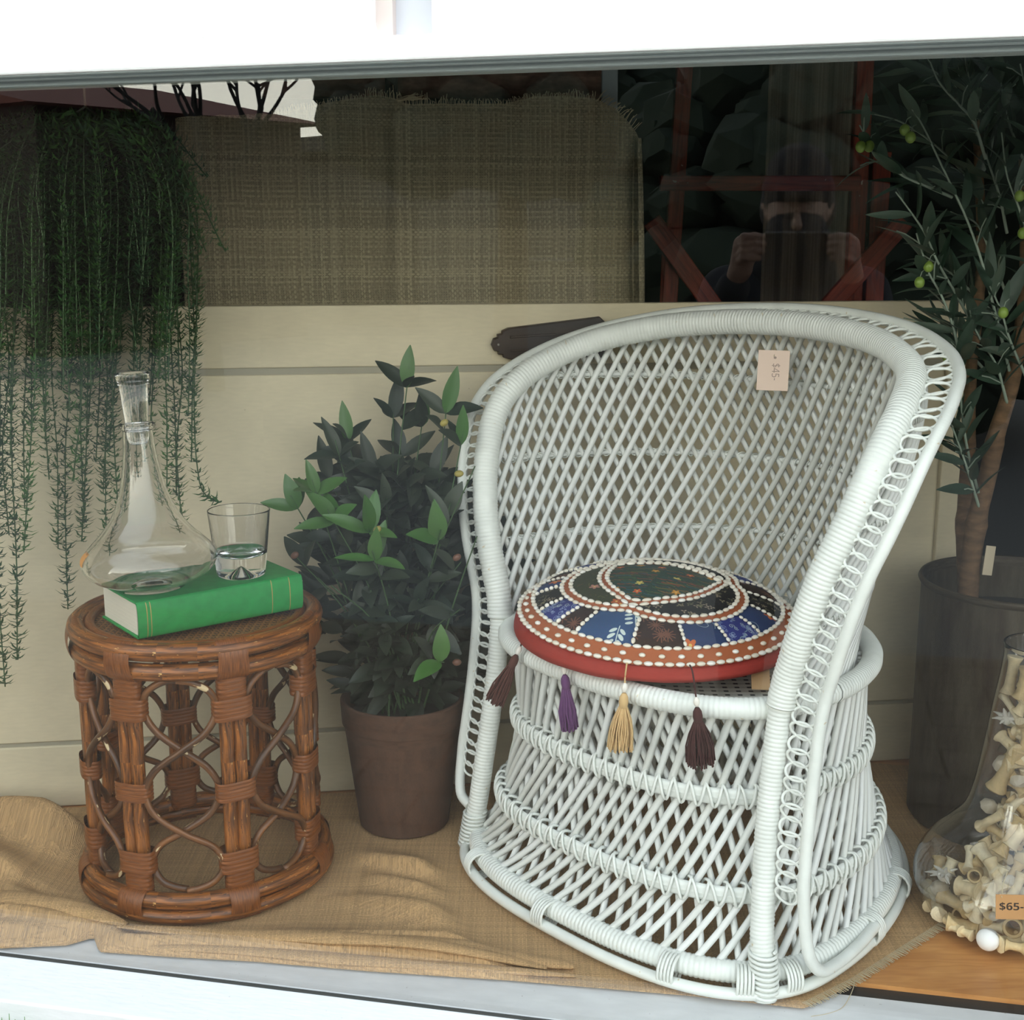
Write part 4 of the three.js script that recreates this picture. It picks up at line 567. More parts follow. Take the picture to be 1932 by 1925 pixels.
// ---------------------------------------------------------------- trailing plant
const HP = group('hanging_plant'); tag(HP, 'trailing green plant with needle leaves hanging from the ceiling before the panel', 'plant');
{
  const R = rng(101), zc = 2.16;
  HP.position.copy(V(-0.668, 1.19, zc));
  const at = (px, py, z) => { const a = (px - 966) / 2500, b = (962.5 - py) / 2500, c = 0.97777, s = 0.20963, f = c + b * s, t = z / f; return V3(a * t + 0.668, EYE + (b * c - s) * t - 1.19, -z + zc); };
  const potM = std({ color: lin(0.25, 0.25, 0.22), roughness: 0.9 });
  mesh('pot', lathe([[0, -0.07], [0.04, -0.07], [0.055, 0.0], [0.058, 0.002], [0.058, 0.008], [0.053, 0.008], [0.05, -0.004], [0, -0.006]], 24), potM, HP);
  for (let k = 0; k < 4; k++) { const a = k * 1.571 + 0.5; mesh('hanger_wire', sweep([V3(Math.cos(a) * 0.056, 0.005, Math.sin(a) * 0.056), V3(0, 0.036, 0)], { r: 0.0016, seg: 5 }), M.twig, HP); }
  mesh('hanger_cord', sweep([V3(0, 0.034, 0), V3(0.001, 0.3, 0), V3(0, GT + 0.62 - 1.19, 0)], { r: 0.0022, seg: 6 }), M.thread, HP);
  // a needle: slim, bent, 4 triangles
  const strand = (pts, dens, len, mat) => {
    const P = spline(pts, Math.max(12, Math.round(new THREE.CatmullRomCurve3(pts).getLength() / 0.012)));
    const st = mesh('trailing_stem', sweep(P, { r: 0.0011, seg: 4 }), M.greenStem, HP);
    const pos = [], idx = []; let acc = 0, spin = R() * 6;
    for (let i = 1; i < P.length; i++) { const a = P[i - 1], b = P[i], T = b.clone().sub(a), L = T.length(); T.normalize(); for (acc += L; acc > 0; acc -= dens) { const c = a.clone().lerp(b, R()); for (let k = 0; k < 3; k++) { spin += 2.1 + R() * 0.5; const side = V3(Math.cos(spin), 0, Math.sin(spin)); side.addScaledVector(T, -side.dot(T)).normalize(); const l = len * (0.6 + R() * 0.6), fw = (R() * 0.9 - 0.25), d1 = side.clone().multiplyScalar(0.8).addScaledVector(T, -0.15 + fw * 0.4).normalize(), d2 = side.clone().multiplyScalar(0.75).addScaledVector(T, -0.55 + fw * 0.3).normalize(), wv3 = d1.clone().cross(T).normalize().multiplyScalar(0.0017 + R() * 0.0007); const m = c.clone().addScaledVector(d1, l * 0.5), e = m.clone().addScaledVector(d2, l * 0.5), o = pos.length / 3; for (const q of [c.clone().sub(wv3), c.clone().add(wv3), m.clone().sub(wv3), m.clone().add(wv3), e]) pos.push(q.x, q.y, q.z); idx.push(o, o + 1, o + 3, o, o + 3, o + 2, o + 2, o + 3, o + 4); } } }
    const g = new THREE.BufferGeometry(); g.setAttribute('position', new THREE.Float32BufferAttribute(pos, 3)); g.setIndex(idx); g.computeVertexNormals(); stuff(mesh('foliage', g, mat, st));
  };
  const cols = [[-40, 1340], [-22, 1130], [2, 1296], [12, 1010], [20, 860], [30, 1245], [46, 960], [58, 1042], [66, 720], [78, 905], [92, 832], [100, 660], [108, 1036], [118, 780], [128, 1150], [134, 610], [146, 905], [156, 985], [164, 1022], [172, 800], [186, 872], [194, 1046], [205, 702], [214, 852], [224, 962], [236, 642], [250, 806], [262, 720], [272, 600], [284, 765], [296, 565], [306, 950], [322, 935], [328, 725], [343, 1000], [350, 785], [352, 622], [362, 872], [88, 540], [160, 560], [225, 530], [310, 650], [36, 600], [5, 700], [140, 720], [200, 930], [-10, 900], [62, 820], [258, 900], [292, 870]];
  cols.forEach(([px, py], i) => { const z = lerp(2.10, 2.225, R()), zz = py > 980 && px > 100 ? Math.max(z, 2.2) : z; const dir = Math.sign(px - 165) || 1, y0 = 250 + Math.abs(px - 165) * 0.35 + R() * 60; const pts = [at(155 + (px - 155) * 0.12, 232, zc), at(155 + (px - 155) * 0.62, 238 + R() * 25, lerp(zc, zz, 0.6)), at(px + (R() - 0.5) * 12, y0 + 40, zz)]; const n = Math.max(1, Math.round((py - y0) / 170)); for (let k = 1; k <= n; k++) pts.push(at(px + (R() - 0.5) * 22 + (k === n ? (R() - 0.5) * 14 : 0), lerp(y0 + 40, py, k / n), zz)); strand(pts, 0.0056, 0.021, M.needle[i % 3]); });
  for (let i = 0; i < 150; i++) { const px = lerp(-50, 335, R()), py = lerp(400, 740, Math.pow(R(), 1.5)), z = lerp(2.08, 2.235, R()); strand([at(155 + (px - 155) * 0.2, 228, zc), at(155 + (px - 155) * 0.7, 240 + R() * 40, z), at(px, 320 + R() * 60, z), at(px + (R() - 0.5) * 26, py, z)], 0.0056, 0.021, M.needle[i % 3]); }
  // one strand curls out to the right above the tumbler
  strand([at(170, 235, zc), at(320, 300, 2.18), at(368, 520, 2.18), at(366, 760, 2.18), at(372, 880, 2.18), at(384, 930, 2.17), at(412, 948, 2.16)], 0.0056, 0.021, M.needle[0]);
  // short sprigs of the crown
  for (let i = 0; i < 110; i++) { const a = R() * 6.283, q = 0.03 + R() * 0.1, y = 0.015 - R() * 0.03, e = V3(Math.cos(a) * (q + 0.05 + R() * 0.05), y - 0.04 - R() * 0.19, Math.sin(a) * (q * 0.45 + 0.02)); strand([V3(Math.cos(a) * 0.03, -0.005, Math.sin(a) * 0.03), V3(Math.cos(a) * q, y + 0.01, Math.sin(a) * q * 0.5), e], 0.006, 0.022, M.needle[(i + 1) % 3]); }
}

// ---------------------------------------------------------------- leaves
function leafGeo(L, W, fold, bend, tipN = 7) { const g = grid(4, tipN, (u, v) => { const w = W * Math.pow(Math.sin(Math.PI * Math.pow(v * 0.97 + 0.015, 0.8)), 0.85), x = (u - 0.5) * w; return V3(x, v * L - bend * 0.15 * v * v * L, Math.abs(x) * fold - bend * v * v * L); }); return g; }
function orient(m, pos, dir, face, roll = 0) { const y = dir.clone().normalize(), z = face.clone().addScaledVector(y, -face.dot(y)).normalize(), x = y.clone().cross(z); m.quaternion.setFromRotationMatrix(new THREE.Matrix4().makeBasis(x, y, z)); m.rotateY(roll); m.position.copy(pos); }
const atPx = (px, py, z) => { const a = (px - 966) / 2500, b = (962.5 - py) / 2500, c = 0.97777, s = 0.20963, t = z / (c + b * s); return V(a * t, EYE + (b * c - s) * t, z); };

// bushy plant in a dark clay pot
const PB = group('potted_bush'); tag(PB, 'bushy broad-leaved plant in a dull brown clay pot between stool and armchair', 'plant');
{
  const R = rng(131), base = V(-0.192, 0.0045, 2.2); PB.position.copy(base);
  const pot = mesh('pot', lathe([[0, 0], [0.076, 0], [0.079, 0.003], [0.1, 0.17], [0.103, 0.19], [0.106, 0.192], [0.1085, 0.232], [0.106, 0.236], [0.1, 0.234], [0.097, 0.2], [0.07, 0.03], [0, 0.03]], 56), M.terracotta, PB);
  mesh('soil', lathe([[0, 0.206], [0.06, 0.207], [0.0985, 0.2]], 24), M.soil, PB);
  const LG = [leafGeo(0.062, 0.023, 0.25, 0.18), leafGeo(0.056, 0.026, 0.2, 0.3), leafGeo(0.068, 0.022, 0.3, 0.08)];
  const near = (p) => { const w = p.clone().add(base), c = CH.worldToLocal(w.clone()); if (RIMW.some((q) => q.distanceToSquared(c) < 0.0011)) return true; if (Math.hypot(c.x / 0.36, (c.z + 0.2) / 0.4) < 1 && c.y < 0.95) return true; if (Math.hypot(w.x + 0.503, w.z + 2.03) < 0.245 && w.y < 0.48) return true; if (Math.abs(w.x + 0.43) < 0.085 && Math.abs(w.z + 2.03) < 0.1 && w.y < 0.64) return true; return -w.z > PZ + 0.1355 * w.x - 0.035; };
  CH.updateMatrixWorld(true); const fill = [];
  const T = [[772, 690, 2.2, 1], [650, 800, 2.22, 1], [742, 752, 2.24, 0], [845, 742, 2.2, 1], [632, 830, 2.18, 0], [588, 905, 2.12, 2], [548, 935, 2.14, 2], [618, 962, 2.08, 2], [690, 985, 2.03, 2], [832, 1000, 2.02, 2], [896, 880, 2.03, 2], [876, 805, 2.12, 1], [700, 862, 2.2, 0], [756, 830, 2.26, 0], [822, 868, 2.22, 0], [702, 1040, 2.02, 2], [625, 1105, 2.04, 2], [868, 1150, 2.0, 2], [838, 1250, 1.99, 2], [560, 1052, 2.12, 0], [600, 1090, 2.16, 0], [900, 1012, 2.02, 2], [720, 1190, 2.1, 0], [760, 1075, 2.12, 0], [672, 1150, 2.12, 0], [790, 1130, 2.1, 0], [730, 940, 2.14, 0], [800, 770, 2.24, 1], [606, 880, 2.24, 0], [850, 950, 2.12, 0], [650, 1040, 2.18, 0], [770, 980, 2.2, 0], [830, 1080, 2.14, 0], [690, 1070, 2.14, 0], [870, 1060, 2.1, 1], [590, 1010, 2.2, 0]];
  let nl = 0;
  T.forEach(([px, py, z, kind], i) => {
    const tip = atPx(px, py, z).sub(base), root = V3((R() - 0.5) * 0.07, 0.205, (R() - 0.5) * 0.07), mid = root.clone().lerp(tip, 0.55).add(V3((R() - 0.5) * 0.02, 0.04, (R() - 0.5) * 0.02)); const P = spline([root, mid, tip], 18);
    mesh('stem', sweep(P, { r: (s, f) => lerp(0.0022, 0.001, f), seg: 5 }), M.greenStem, PB);
    const n = kind === 2 ? 8 : 8, fr = kind === 0 ? 0.4 : 0.5; let sp = R() * 6;
    for (let k = 0; k < n && nl < 298; k++) { const t = k < 4 ? 0.97 : lerp(fr, 0.92, R()), ii = Math.min(16, Math.floor(t * 17)), p = P[ii], ax = P[ii + 1].clone().sub(p).normalize(); sp += 1.75 + R() * 0.5; const side = V3(Math.cos(sp), 0.1, Math.sin(sp)); side.addScaledVector(ax, -side.dot(ax)).normalize(); const d = side.multiplyScalar(0.95).addScaledVector(ax, 0.35 + R() * 0.5); if (k === 0) d.copy(ax).add(V3((R() - 0.5) * 0.5, 0.3, 0.1));
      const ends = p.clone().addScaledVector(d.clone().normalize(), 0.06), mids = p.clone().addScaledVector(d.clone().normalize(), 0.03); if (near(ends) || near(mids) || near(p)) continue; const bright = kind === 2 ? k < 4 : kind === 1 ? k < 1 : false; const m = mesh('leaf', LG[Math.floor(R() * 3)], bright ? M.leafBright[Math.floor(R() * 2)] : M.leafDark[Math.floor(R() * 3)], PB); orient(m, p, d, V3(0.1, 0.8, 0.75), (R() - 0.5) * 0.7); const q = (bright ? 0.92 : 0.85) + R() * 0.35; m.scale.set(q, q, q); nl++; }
  });
  // the dense dark leaves inside the plant, past the three hundred single ones
  const dummy = new THREE.Object3D();
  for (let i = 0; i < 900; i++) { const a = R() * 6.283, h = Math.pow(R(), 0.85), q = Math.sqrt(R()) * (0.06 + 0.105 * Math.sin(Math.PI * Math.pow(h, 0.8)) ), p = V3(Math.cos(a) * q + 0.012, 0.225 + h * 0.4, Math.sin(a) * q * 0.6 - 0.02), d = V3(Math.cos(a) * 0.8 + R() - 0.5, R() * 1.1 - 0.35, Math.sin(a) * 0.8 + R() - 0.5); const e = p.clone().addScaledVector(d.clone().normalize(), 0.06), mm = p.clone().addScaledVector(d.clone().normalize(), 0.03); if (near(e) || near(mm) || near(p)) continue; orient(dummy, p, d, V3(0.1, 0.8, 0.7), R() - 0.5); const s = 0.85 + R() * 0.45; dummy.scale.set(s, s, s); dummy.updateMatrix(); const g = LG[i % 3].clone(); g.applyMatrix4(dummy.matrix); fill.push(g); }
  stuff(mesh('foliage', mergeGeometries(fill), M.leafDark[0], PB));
  for (const [px, py, z, c] of [[838, 798, 2.1, 0], [866, 894, 2.05, 0], [712, 1000, 2.035, 0], [556, 1048, 2.1, 1], [862, 1250, 2.02, 1], [862, 1052, 2.05, 1]]) { const b = mesh('bud', new THREE.SphereGeometry(1, 12, 8), c ? std({ color: lin(0.14, 0.06, 0.035), roughness: 0.5 }) : std({ color: lin(0.32, 0.26, 0.06), roughness: 0.5 }), PB); b.position.copy(atPx(px, py, z).sub(base)); b.scale.set(0.0075, 0.0055, 0.0055); b.rotation.z = R(); }
}

// olive tree in a metal drum
const OT = group('olive_tree'); tag(OT, 'dark olive tree with thin pale twigs and green olives in a weathered metal pot', 'tree');
{
  const R = rng(171), base = V(0.885, 0.0045, 2.225); OT.position.copy(base); const A = (x, y, z) => atPx(x, y, z).sub(base);
  mesh('pot', lathe([[0, 0], [0.163, 0], [0.166, 0.004], [0.166, 0.425], [0.169, 0.428], [0.172, 0.434], [0.169, 0.44], [0.164, 0.438], [0.1615, 0.42], [0.16, 0.05], [0, 0.05]], 72), M.metal, OT);
  mesh('soil', lathe([[0, 0.372], [0.1, 0.37], [0.161, 0.362]], 24), M.soil, OT);
  { const g = rbox(0.018, 0.05, 0.002, 0.0008); const t = mesh('plant_label', g, std({ color: lin(0.5, 0.42, 0.3), roughness: 0.8 }), OT); t.userData.label = 'small pale wooden plant label'; t.position.copy(A(1866, 1058, 2.16)); t.rotation.set(-0.1, 0.2, -0.12); }
  const bark = (pts, r0, r1, nm = 'trunk') => mesh(nm, sweep(spline(pts, 60), { r: (s, f) => lerp(r0, r1, f) + 0.001 * noise.noise(s * 26, 2.3, 1.4) + 0.003 * Math.exp(-(((s - 0.17) / 0.012) ** 2)) + 0.0025 * Math.exp(-(((s - 0.31) / 0.01) ** 2)), seg: 12 }), M.bark, OT);
  bark([A(1822, 1170, 2.18), A(1832, 1060, 2.18), A(1848, 960, 2.17), A(1868, 880, 2.16), A(1880, 820, 2.15), A(1905, 740, 2.15), A(1925, 640, 2.15), A(1935, 500, 2.17), A(1930, 300, 2.18)], 0.0185, 0.007);
  bark([A(1826, 1170, 2.22), A(1818, 1000, 2.24), A(1826, 860, 2.26), A(1832, 700, 2.28), A(1850, 520, 2.3), A(1846, 300, 2.32), A(1830, 120, 2.32)], 0.014, 0.006);
  const LG = [leafGeo(0.078, 0.015, 0.3, 0.12, 6), leafGeo(0.07, 0.013, 0.25, 0.3, 6), leafGeo(0.086, 0.017, 0.3, -0.1, 6)];
  const BR = [
    [[1905, 700, 2.12], [1870, 560, 2.1], [1846, 473, 2.09], [1822, 409, 2.09], [1796, 353, 2.08], [1770, 298, 2.08], [1744, 243, 2.08], [1706, 179, 2.08]], [[1860, 300, 2.14], [1834, 225, 2.12], [1808, 196, 2.12], [1773, 156, 2.12], [1748, 100, 2.12]], [[1845, 260, 2.2], [1837, 208, 2.18], [1828, 150, 2.18], [1819, 95, 2.18]],
    [[1900, 440, 2.2], [1886, 371, 2.18], [1857, 284, 2.18], [1842, 240, 2.18]], [[1850, 640, 2.16], [1805, 557, 2.12], [1770, 496, 2.1], [1745, 440, 2.1], [1722, 405, 2.1], [1690, 362, 2.1]], [[1815, 720, 2.14], [1802, 630, 2.1], [1776, 557, 2.09], [1753, 516, 2.09], [1738, 470, 2.09], [1729, 440, 2.09]],
    [[1796, 372, 2.12], [1747, 351, 2.09], [1706, 333, 2.08], [1676, 312, 2.08], [1651, 295, 2.08], [1636, 262, 2.08], [1622, 236, 2.08]], [[1848, 960, 2.16], [1830, 900, 2.13], [1806, 830, 2.12], [1790, 790, 2.12]], [[1846, 930, 2.15], [1822, 830, 2.13], [1812, 740, 2.12], [1808, 660, 2.12], [1795, 590, 2.12]], [[1900, 760, 2.14], [1880, 690, 2.11], [1850, 640, 2.1], [1832, 605, 2.1]],
    [[1925, 640, 2.15], [1950, 500, 2.12], [1925, 400, 2.1], [1900, 330, 2.1], [1890, 250, 2.1]], [[1935, 500, 2.17], [1960, 350, 2.12], [1945, 220, 2.1], [1925, 120, 2.1]], [[1930, 300, 2.18], [1900, 220, 2.2], [1885, 130, 2.2]], [[1900, 560, 2.25], [1870, 480, 2.25], [1840, 420, 2.26], [1790, 400, 2.26]], [[1940, 720, 2.12], [1905, 640, 2.08], [1890, 590, 2.06], [1868, 540, 2.05]],
    [[1880, 430, 2.3], [1820, 330, 2.3], [1760, 270, 2.3], [1700, 230, 2.3], [1650, 215, 2.3]], [[1880, 600, 2.3], [1800, 520, 2.32], [1740, 480, 2.32]], [[1860, 220, 2.3], [1790, 150, 2.3], [1730, 120, 2.3]], [[1950, 420, 2.28], [1990, 300, 2.28], [1985, 150, 2.28]], [[1860, 700, 2.28], [1800, 640, 2.3], [1745, 610, 2.32], [1705, 600, 2.32]],
  ];
  let nl = 0, more = [];
  BR.forEach((b, i) => { const P = spline(b.map((q) => A(...q)), 34); mesh('twig', sweep(P, { r: (s, f) => lerp(0.0027, 0.0012, f), seg: 6 }), M.twig, OT); let sp = R() * 6; const n = i > 14 ? 19 : 14; for (let k = 0; k < n; k++) { const t = lerp(0.18, 0.98, (k + R() * 0.6) / n), ii = Math.min(32, Math.floor(t * 33)), p = P[ii], ax = P[ii + 1].clone().sub(p).normalize(); sp += 2.3 + R() * 0.6; const side = V3(Math.cos(sp), 0, Math.sin(sp)); side.addScaledVector(ax, -side.dot(ax)).normalize(); const d = side.multiplyScalar(0.85).addScaledVector(ax, 0.55 + R() * 0.5); if (nl >= 297) break; const m = mesh('leaf', LG[Math.floor(R() * 3)], M.oliveLeaf[Math.floor(R() * 3)], OT); orient(m, p, d, V3((R() - 0.5), 0.9, (R() - 0.3)), R() * 1.5 - 0.7); const q = 0.75 + R() * 0.5; m.scale.set(q * 1.15, q, q); nl++; if (k % 4 === 1) { const e = p.clone().addScaledVector(d, 0.022 + R() * 0.014); mesh('twig', sweep([p, p.clone().lerp(e, 0.6).addScaledVector(ax, 0.003), e], { r: 0.0012, seg: 4 }), M.twig, OT); } } });
  const og = new THREE.SphereGeometry(0.0078, 16, 12); for (const [x, y, z] of [[1707, 245, 2.06], [1718, 259, 2.055], [1624, 277, 2.06], [1640, 276, 2.066], [1752, 503, 2.07], [1735, 533, 2.07], [1924, 370, 2.07], [1930, 440, 2.07], [1788, 675, 2.09], [1893, 590, 2.04]]) { const m = mesh('olive_fruit', og, M.olive, OT); m.position.copy(A(x, y, z)); m.scale.set(1, 1.14, 1); const c = m.position.clone(); mesh('fruit_stalk', sweep([c.clone().add(V3(0, 0.007, 0)), c.clone().add(V3(0.004, 0.016, -0.004)), c.clone().add(V3(0.012, 0.02, -0.012))], { r: 0.0008, seg: 4 }), M.twig, OT); }
}

// ---------------------------------------------------------------- glass flask of bones and shells
{
  const base = V(0.79, 0.0055, 1.88), o = group('glass_flask'); tag(o, 'clear glass flask with wide base and tall neck filled with bones and shells', 'flask'); o.position.copy(base);
  const prof = [[0, 0], [0.125, 0], [0.146, 0.006], [0.158, 0.024], [0.164, 0.052], [0.158, 0.08], [0.142, 0.106], [0.118, 0.132], [0.096, 0.16], [0.084, 0.2], [0.075, 0.26], [0.066, 0.33], [0.058, 0.39], [0.056, 0.415], [0.0575, 0.43]];
  const c = new THREE.CatmullRomCurve3(prof.map(([r, y]) => V3(r, y, 0)), false, 'centripetal').getSpacedPoints(90).map((p) => [Math.max(0, p.x), p.y]);
  const inner = c.slice().reverse().map(([r, y]) => [Math.max(0, r - 0.0025), Math.max(0.0035, y)]);
  mesh('body', lathe([...c, [0.0562, 0.4312], ...inner], 80), M.glass, o);
  const rad = table(prof.map(([r, y]) => [y, r]).filter((_, i) => i > 0).map(([y, r]) => [y, r]));
  // point inside the glass along the view through a pixel, at a given depth under the glass
  const at = (px, py, inset) => { const a = (px - 966) / 2500, b = (962.5 - py) / 2500, cc = 0.97777, s = 0.20963; const d = V3(a, b * cc - s, -(cc + b * s)); for (let t = 1.55; t < 2.4; t += 0.002) { const p = V3(0, EYE, 0).addScaledVector(d, t).sub(base); if (p.y < 0.01 + inset * 0.6 && Math.hypot(p.x, p.z) < 0.16) return p.setY(0.01 + inset * 0.6); if (p.y > 0 && p.y < 0.43 && Math.hypot(p.x, p.z) < rad(p.y)[0] - inset) return p; } const q = V3(0, EYE, 0).addScaledVector(d, 1.9 / (cc + b * s)).sub(base); q.y = Math.max(q.y, inset); return q; };
  const R = rng(211), S = 1 / 2500 * 2.0; // metres per pixel here
  const put = (name, g, mat, label, cat, grp) => { const m = mesh(name, g, mat); m.position.copy(base); tag(m, label, cat, grp); return m; };
  const zone = (py, deep) => { const w = py < 1500 ? 'the neck' : py < 1640 ? 'the shoulder' : 'the wide base'; return [deep ? `cream bone piece half hidden behind others in ${w} of the glass flask` : `cream dried bone piece pressed to the glass in ${w} of the flask`, 'bone', `bones ${deep ? 'behind others' : 'at the glass'} in ${w} of the flask`]; };
  const shaft = (a, b, r, bow = 0) => { const m = a.clone().lerp(b, 0.5).add(V3(bow, bow * 0.5, 0)), P = spline([a, m, b], 40); const k = R() * 9; return sweep(P, { r: (s, f) => r * (0.8 + 0.32 * (Math.exp(-((f / 0.12) ** 2)) + Math.exp(-(((1 - f) / 0.14) ** 2))) - 0.08 * Math.sin(f * 3.1)), seg: 12, profile: (w, s) => 1 + 0.1 * Math.cos(w * 2 + k) + 0.07 * noise.noise(s * 60, w * 1.5, k) }); };
  const B = [[1916, 1238, 1902, 1309, 11], [1926, 1318, 1940, 1262, 12], [1893, 1312, 1926, 1362, 7], [1888, 1388, 1916, 1416, 9], [1922, 1410, 1879, 1490, 12], [1846, 1600, 1884, 1648, 11], [1868, 1622, 1896, 1682, 9], [1928, 1545, 1885, 1614, 10], [1831, 1600, 1827, 1642, 8], [1809, 1671, 1849, 1685, 12], [1780, 1691, 1829, 1718, 12], [1764, 1686, 1772, 1745, 11], [1748, 1672, 1753, 1710, 9], [1787, 1750, 1848, 1754, 11.5], [1850, 1745, 1896, 1752, 8], [1884, 1784, 1922, 1776, 12], [1896, 1800, 1934, 1792, 9], [1851, 1716, 1890, 1693, 8, 0.006], [1850, 1560, 1895, 1535, 9, -0.008], [1775, 1620, 1772, 1648, 12], [1800, 1622, 1789, 1646, 9], [1905, 1600, 1935, 1560, 10], [1900, 1450, 1935, 1500, 9], [1906, 1360, 1935, 1390, 8], [1930, 1650, 1905, 1700, 9], [1815, 1640, 1850, 1625, 8], [1890, 1530, 1925, 1510, 8], [1818, 1760, 1790, 1735, 9], [1925, 1440, 1940, 1380, 10], [1935, 1720, 1945, 1770, 12], [1790, 1775, 1835, 1782, 8], [1905, 1660, 1925, 1630, 8], [1855, 1690, 1835, 1672, 8], [1920, 1345, 1935, 1325, 8], [1870, 1560, 1905, 1585, 8]];
  B.forEach(([x0, y0, x1, y1, r, bow], i) => { const ins = 0.0085 + r * S * 1.15 + (i % 3) * 0.006 * (i > 20 ? 2.5 : 0.6); put('bone', shaft(at(x0, y0, ins), at(x1, y1, ins), r * S * 1.32, bow || 0), M.bone[i % 3], ...zone(Math.min(y0, y1))); });
  // deeper layer that closes the gaps
  for (let i = 0; i < 90; i++) { const y = 0.02 + Math.pow(R(), 1.35) * 0.37, a = Math.PI * (0.05 + R() * 1.2) + 0.6, q = Math.max(0.012, rad(y)[0] - 0.04 - R() * 0.022), L = 0.03 + R() * 0.035; const c0 = V3(-Math.sin(a - 0.6) * q, y, Math.cos(a - 1.6) * q * 0.9), d = V3(R() - 0.5, (R() - 0.5) * 1.4, R() - 0.5).normalize().multiplyScalar(L * 0.5); const e0 = c0.clone().sub(d), e1 = c0.clone().add(d); for (const e of [e0, e1]) { e.y = clamp(e.y, 0.014, 0.41); const rr = rad(e.y)[0] - 0.022, h = Math.hypot(e.x, e.z); if (h > rr) { e.x *= rr / h; e.z *= rr / h; } } put('bone', shaft(e0, e1, 0.008 + R() * 0.003), M.bone[i % 3], ...zone(y > 0.2 ? 1300 : y > 0.1 ? 1560 : 1700, 1)); }
  // cut hollow bones facing out
  [[1839, 1654, 13, 'upper cut hollow bone facing out of the flask above the white ball'], [1809, 1726, 12, 'small cut hollow bone facing out at the left of the flask base'], [1911, 1751, 18, 'large cut hollow bone facing out beside the white ball']].forEach(([x, y, r, l]) => { const p = at(x, y, 0.016), rr = r * S; const g = lathe([[rr * 0.72, 0.0], [rr * 0.98, 0], [rr, 0.002], [rr * 0.92, -0.03], [rr * 0.5, -0.034], [rr * 0.62, -0.028], [rr * 0.7, -0.002], [rr * 0.72, 0]], 24); const q = new THREE.Quaternion().setFromUnitVectors(V3(0, 1, 0), V3(-0.45, 0.25, 0.9).normalize()); g.applyQuaternion(q); g.translate(p.x, p.y, p.z); put('hollow_bone', g, (() => { const m = M.bone[1].clone(); m.side = THREE.DoubleSide; return m; })(), l, 'bone'); });
  // spiky corals
  const spiky = (n, r0, len, seed) => { const r = rng(seed), gs = [new THREE.SphereGeometry(r0, 12, 9)]; for (let i = 0; i < n; i++) { const a = r() * 6.283, e = r() * 1.7 - 0.35, d = V3(Math.cos(a) * Math.cos(e), Math.sin(e), Math.sin(a) * Math.cos(e)), m = d.clone().multiplyScalar(len * (0.5 + r() * 0.5)); gs.push(sweep([d.clone().multiplyScalar(r0 * 0.5), m.clone().multiplyScalar(0.6).add(V3(0, 0.002, 0)), m], { r: (s, f) => lerp(0.0046, 0.0008, f), seg: 6 })); } return mergeGeometries(gs.map((q) => { const k = q.index ? q.toNonIndexed() : q; k.deleteAttribute('uv'); return k; })); };
  [[1783, 1652, 18, 0.011, 0.03, 'white spiky coral pressed against the left of the flask base'], [1899, 1358, 14, 0.008, 0.024, 'white spiky coral in the neck of the flask']].forEach(([x, y, n, r0, l, lab], i) => { const p = at(x, y, 0.022), g = spiky(n, r0, l, 300 + i); g.translate(p.x, p.y, p.z); put('coral', g, M.shell, lab, 'coral'); });
  // shells: shallow ribbed cups
  const cup = (r, ribs) => { const f = (k) => grid(24, 8, (u, v) => { const a = u * 6.283, q = r * v * (1 + 0.05 * Math.cos(a * ribs) * v) * (1 + 0.18 * Math.cos(a)); return V3(Math.cos(a) * q, -0.85 * r * v * v * (1 + 0.1 * Math.cos(a * 3)) + r * 0.05 * Math.cos(a * ribs * 3) * v + k, Math.sin(a) * q * 0.85); }); const m = mergeGeometries([f(0), f(0.0016)]); return m; };
  const shM = M.shell.clone(); shM.color = lin(0.55, 0.48, 0.36); shM.side = THREE.DoubleSide;
  [[1884, 1438, 18, 'pale cupped shell on the flank of the flask neck'], [1919, 1481, 15, 'small white shell beside the long bone in the flask neck'], [1872, 1516, 18, 'cream curled shell where the flask neck widens'], [1896, 1556, 20, 'white broken shell on the shoulder of the flask'], [1771, 1672, 17, 'white shell under the spiky coral in the flask'], [1909, 1669, 14, 'translucent round shell behind the price tag of the flask'], [1872, 1728, 10, 'tiny knobbly shell above the white ball']].forEach(([x, y, r, lab], i) => { const p = at(x, y, 0.014), g = cup(r * S, 5 + i); g.applyQuaternion(new THREE.Quaternion().setFromUnitVectors(V3(0, 1, 0), V3(-0.75 + (i % 3) * 0.5, 0.75 - (i % 2) * 0.9, 0.75).normalize())); g.rotateZ(0); g.translate(p.x, p.y, p.z); put('shell', g, shM, lab, 'shell'); });
  { const p = at(1864, 1777, 0.021), g = new THREE.SphereGeometry(0.0165, 28, 20); g.translate(p.x, Math.max(p.y, 0.021), p.z); put('white_ball', g, M.ballWhite, 'plain white ball at the bottom front of the glass flask', 'ball'); }
  // price tag on the outside
  { const t = canvasTex(384, 288, (c2, w, h) => { c2.fillStyle = '#b98a58'; c2.fillRect(0, 0, w, h); const r = rng(5); for (let i = 0; i < 900; i++) { c2.fillStyle = `rgba(90,50,20,${r() * 0.12})`; c2.fillRect(r() * w, r() * h, 3, 2); } c2.fillStyle = '#2a1d14'; c2.font = 'bold 120px sans-serif'; c2.fillText('$65-', 30, 180); });
    const g = rbox(0.056, 0.036, 0.001, 0.0004); const p = g.attributes.position, uv = []; for (let i = 0; i < p.count; i++) uv.push(p.getX(i) / 0.056 + 0.5, p.getY(i) / 0.036 + 0.5); g.setAttribute('uv', new THREE.Float32BufferAttribute(uv, 2));
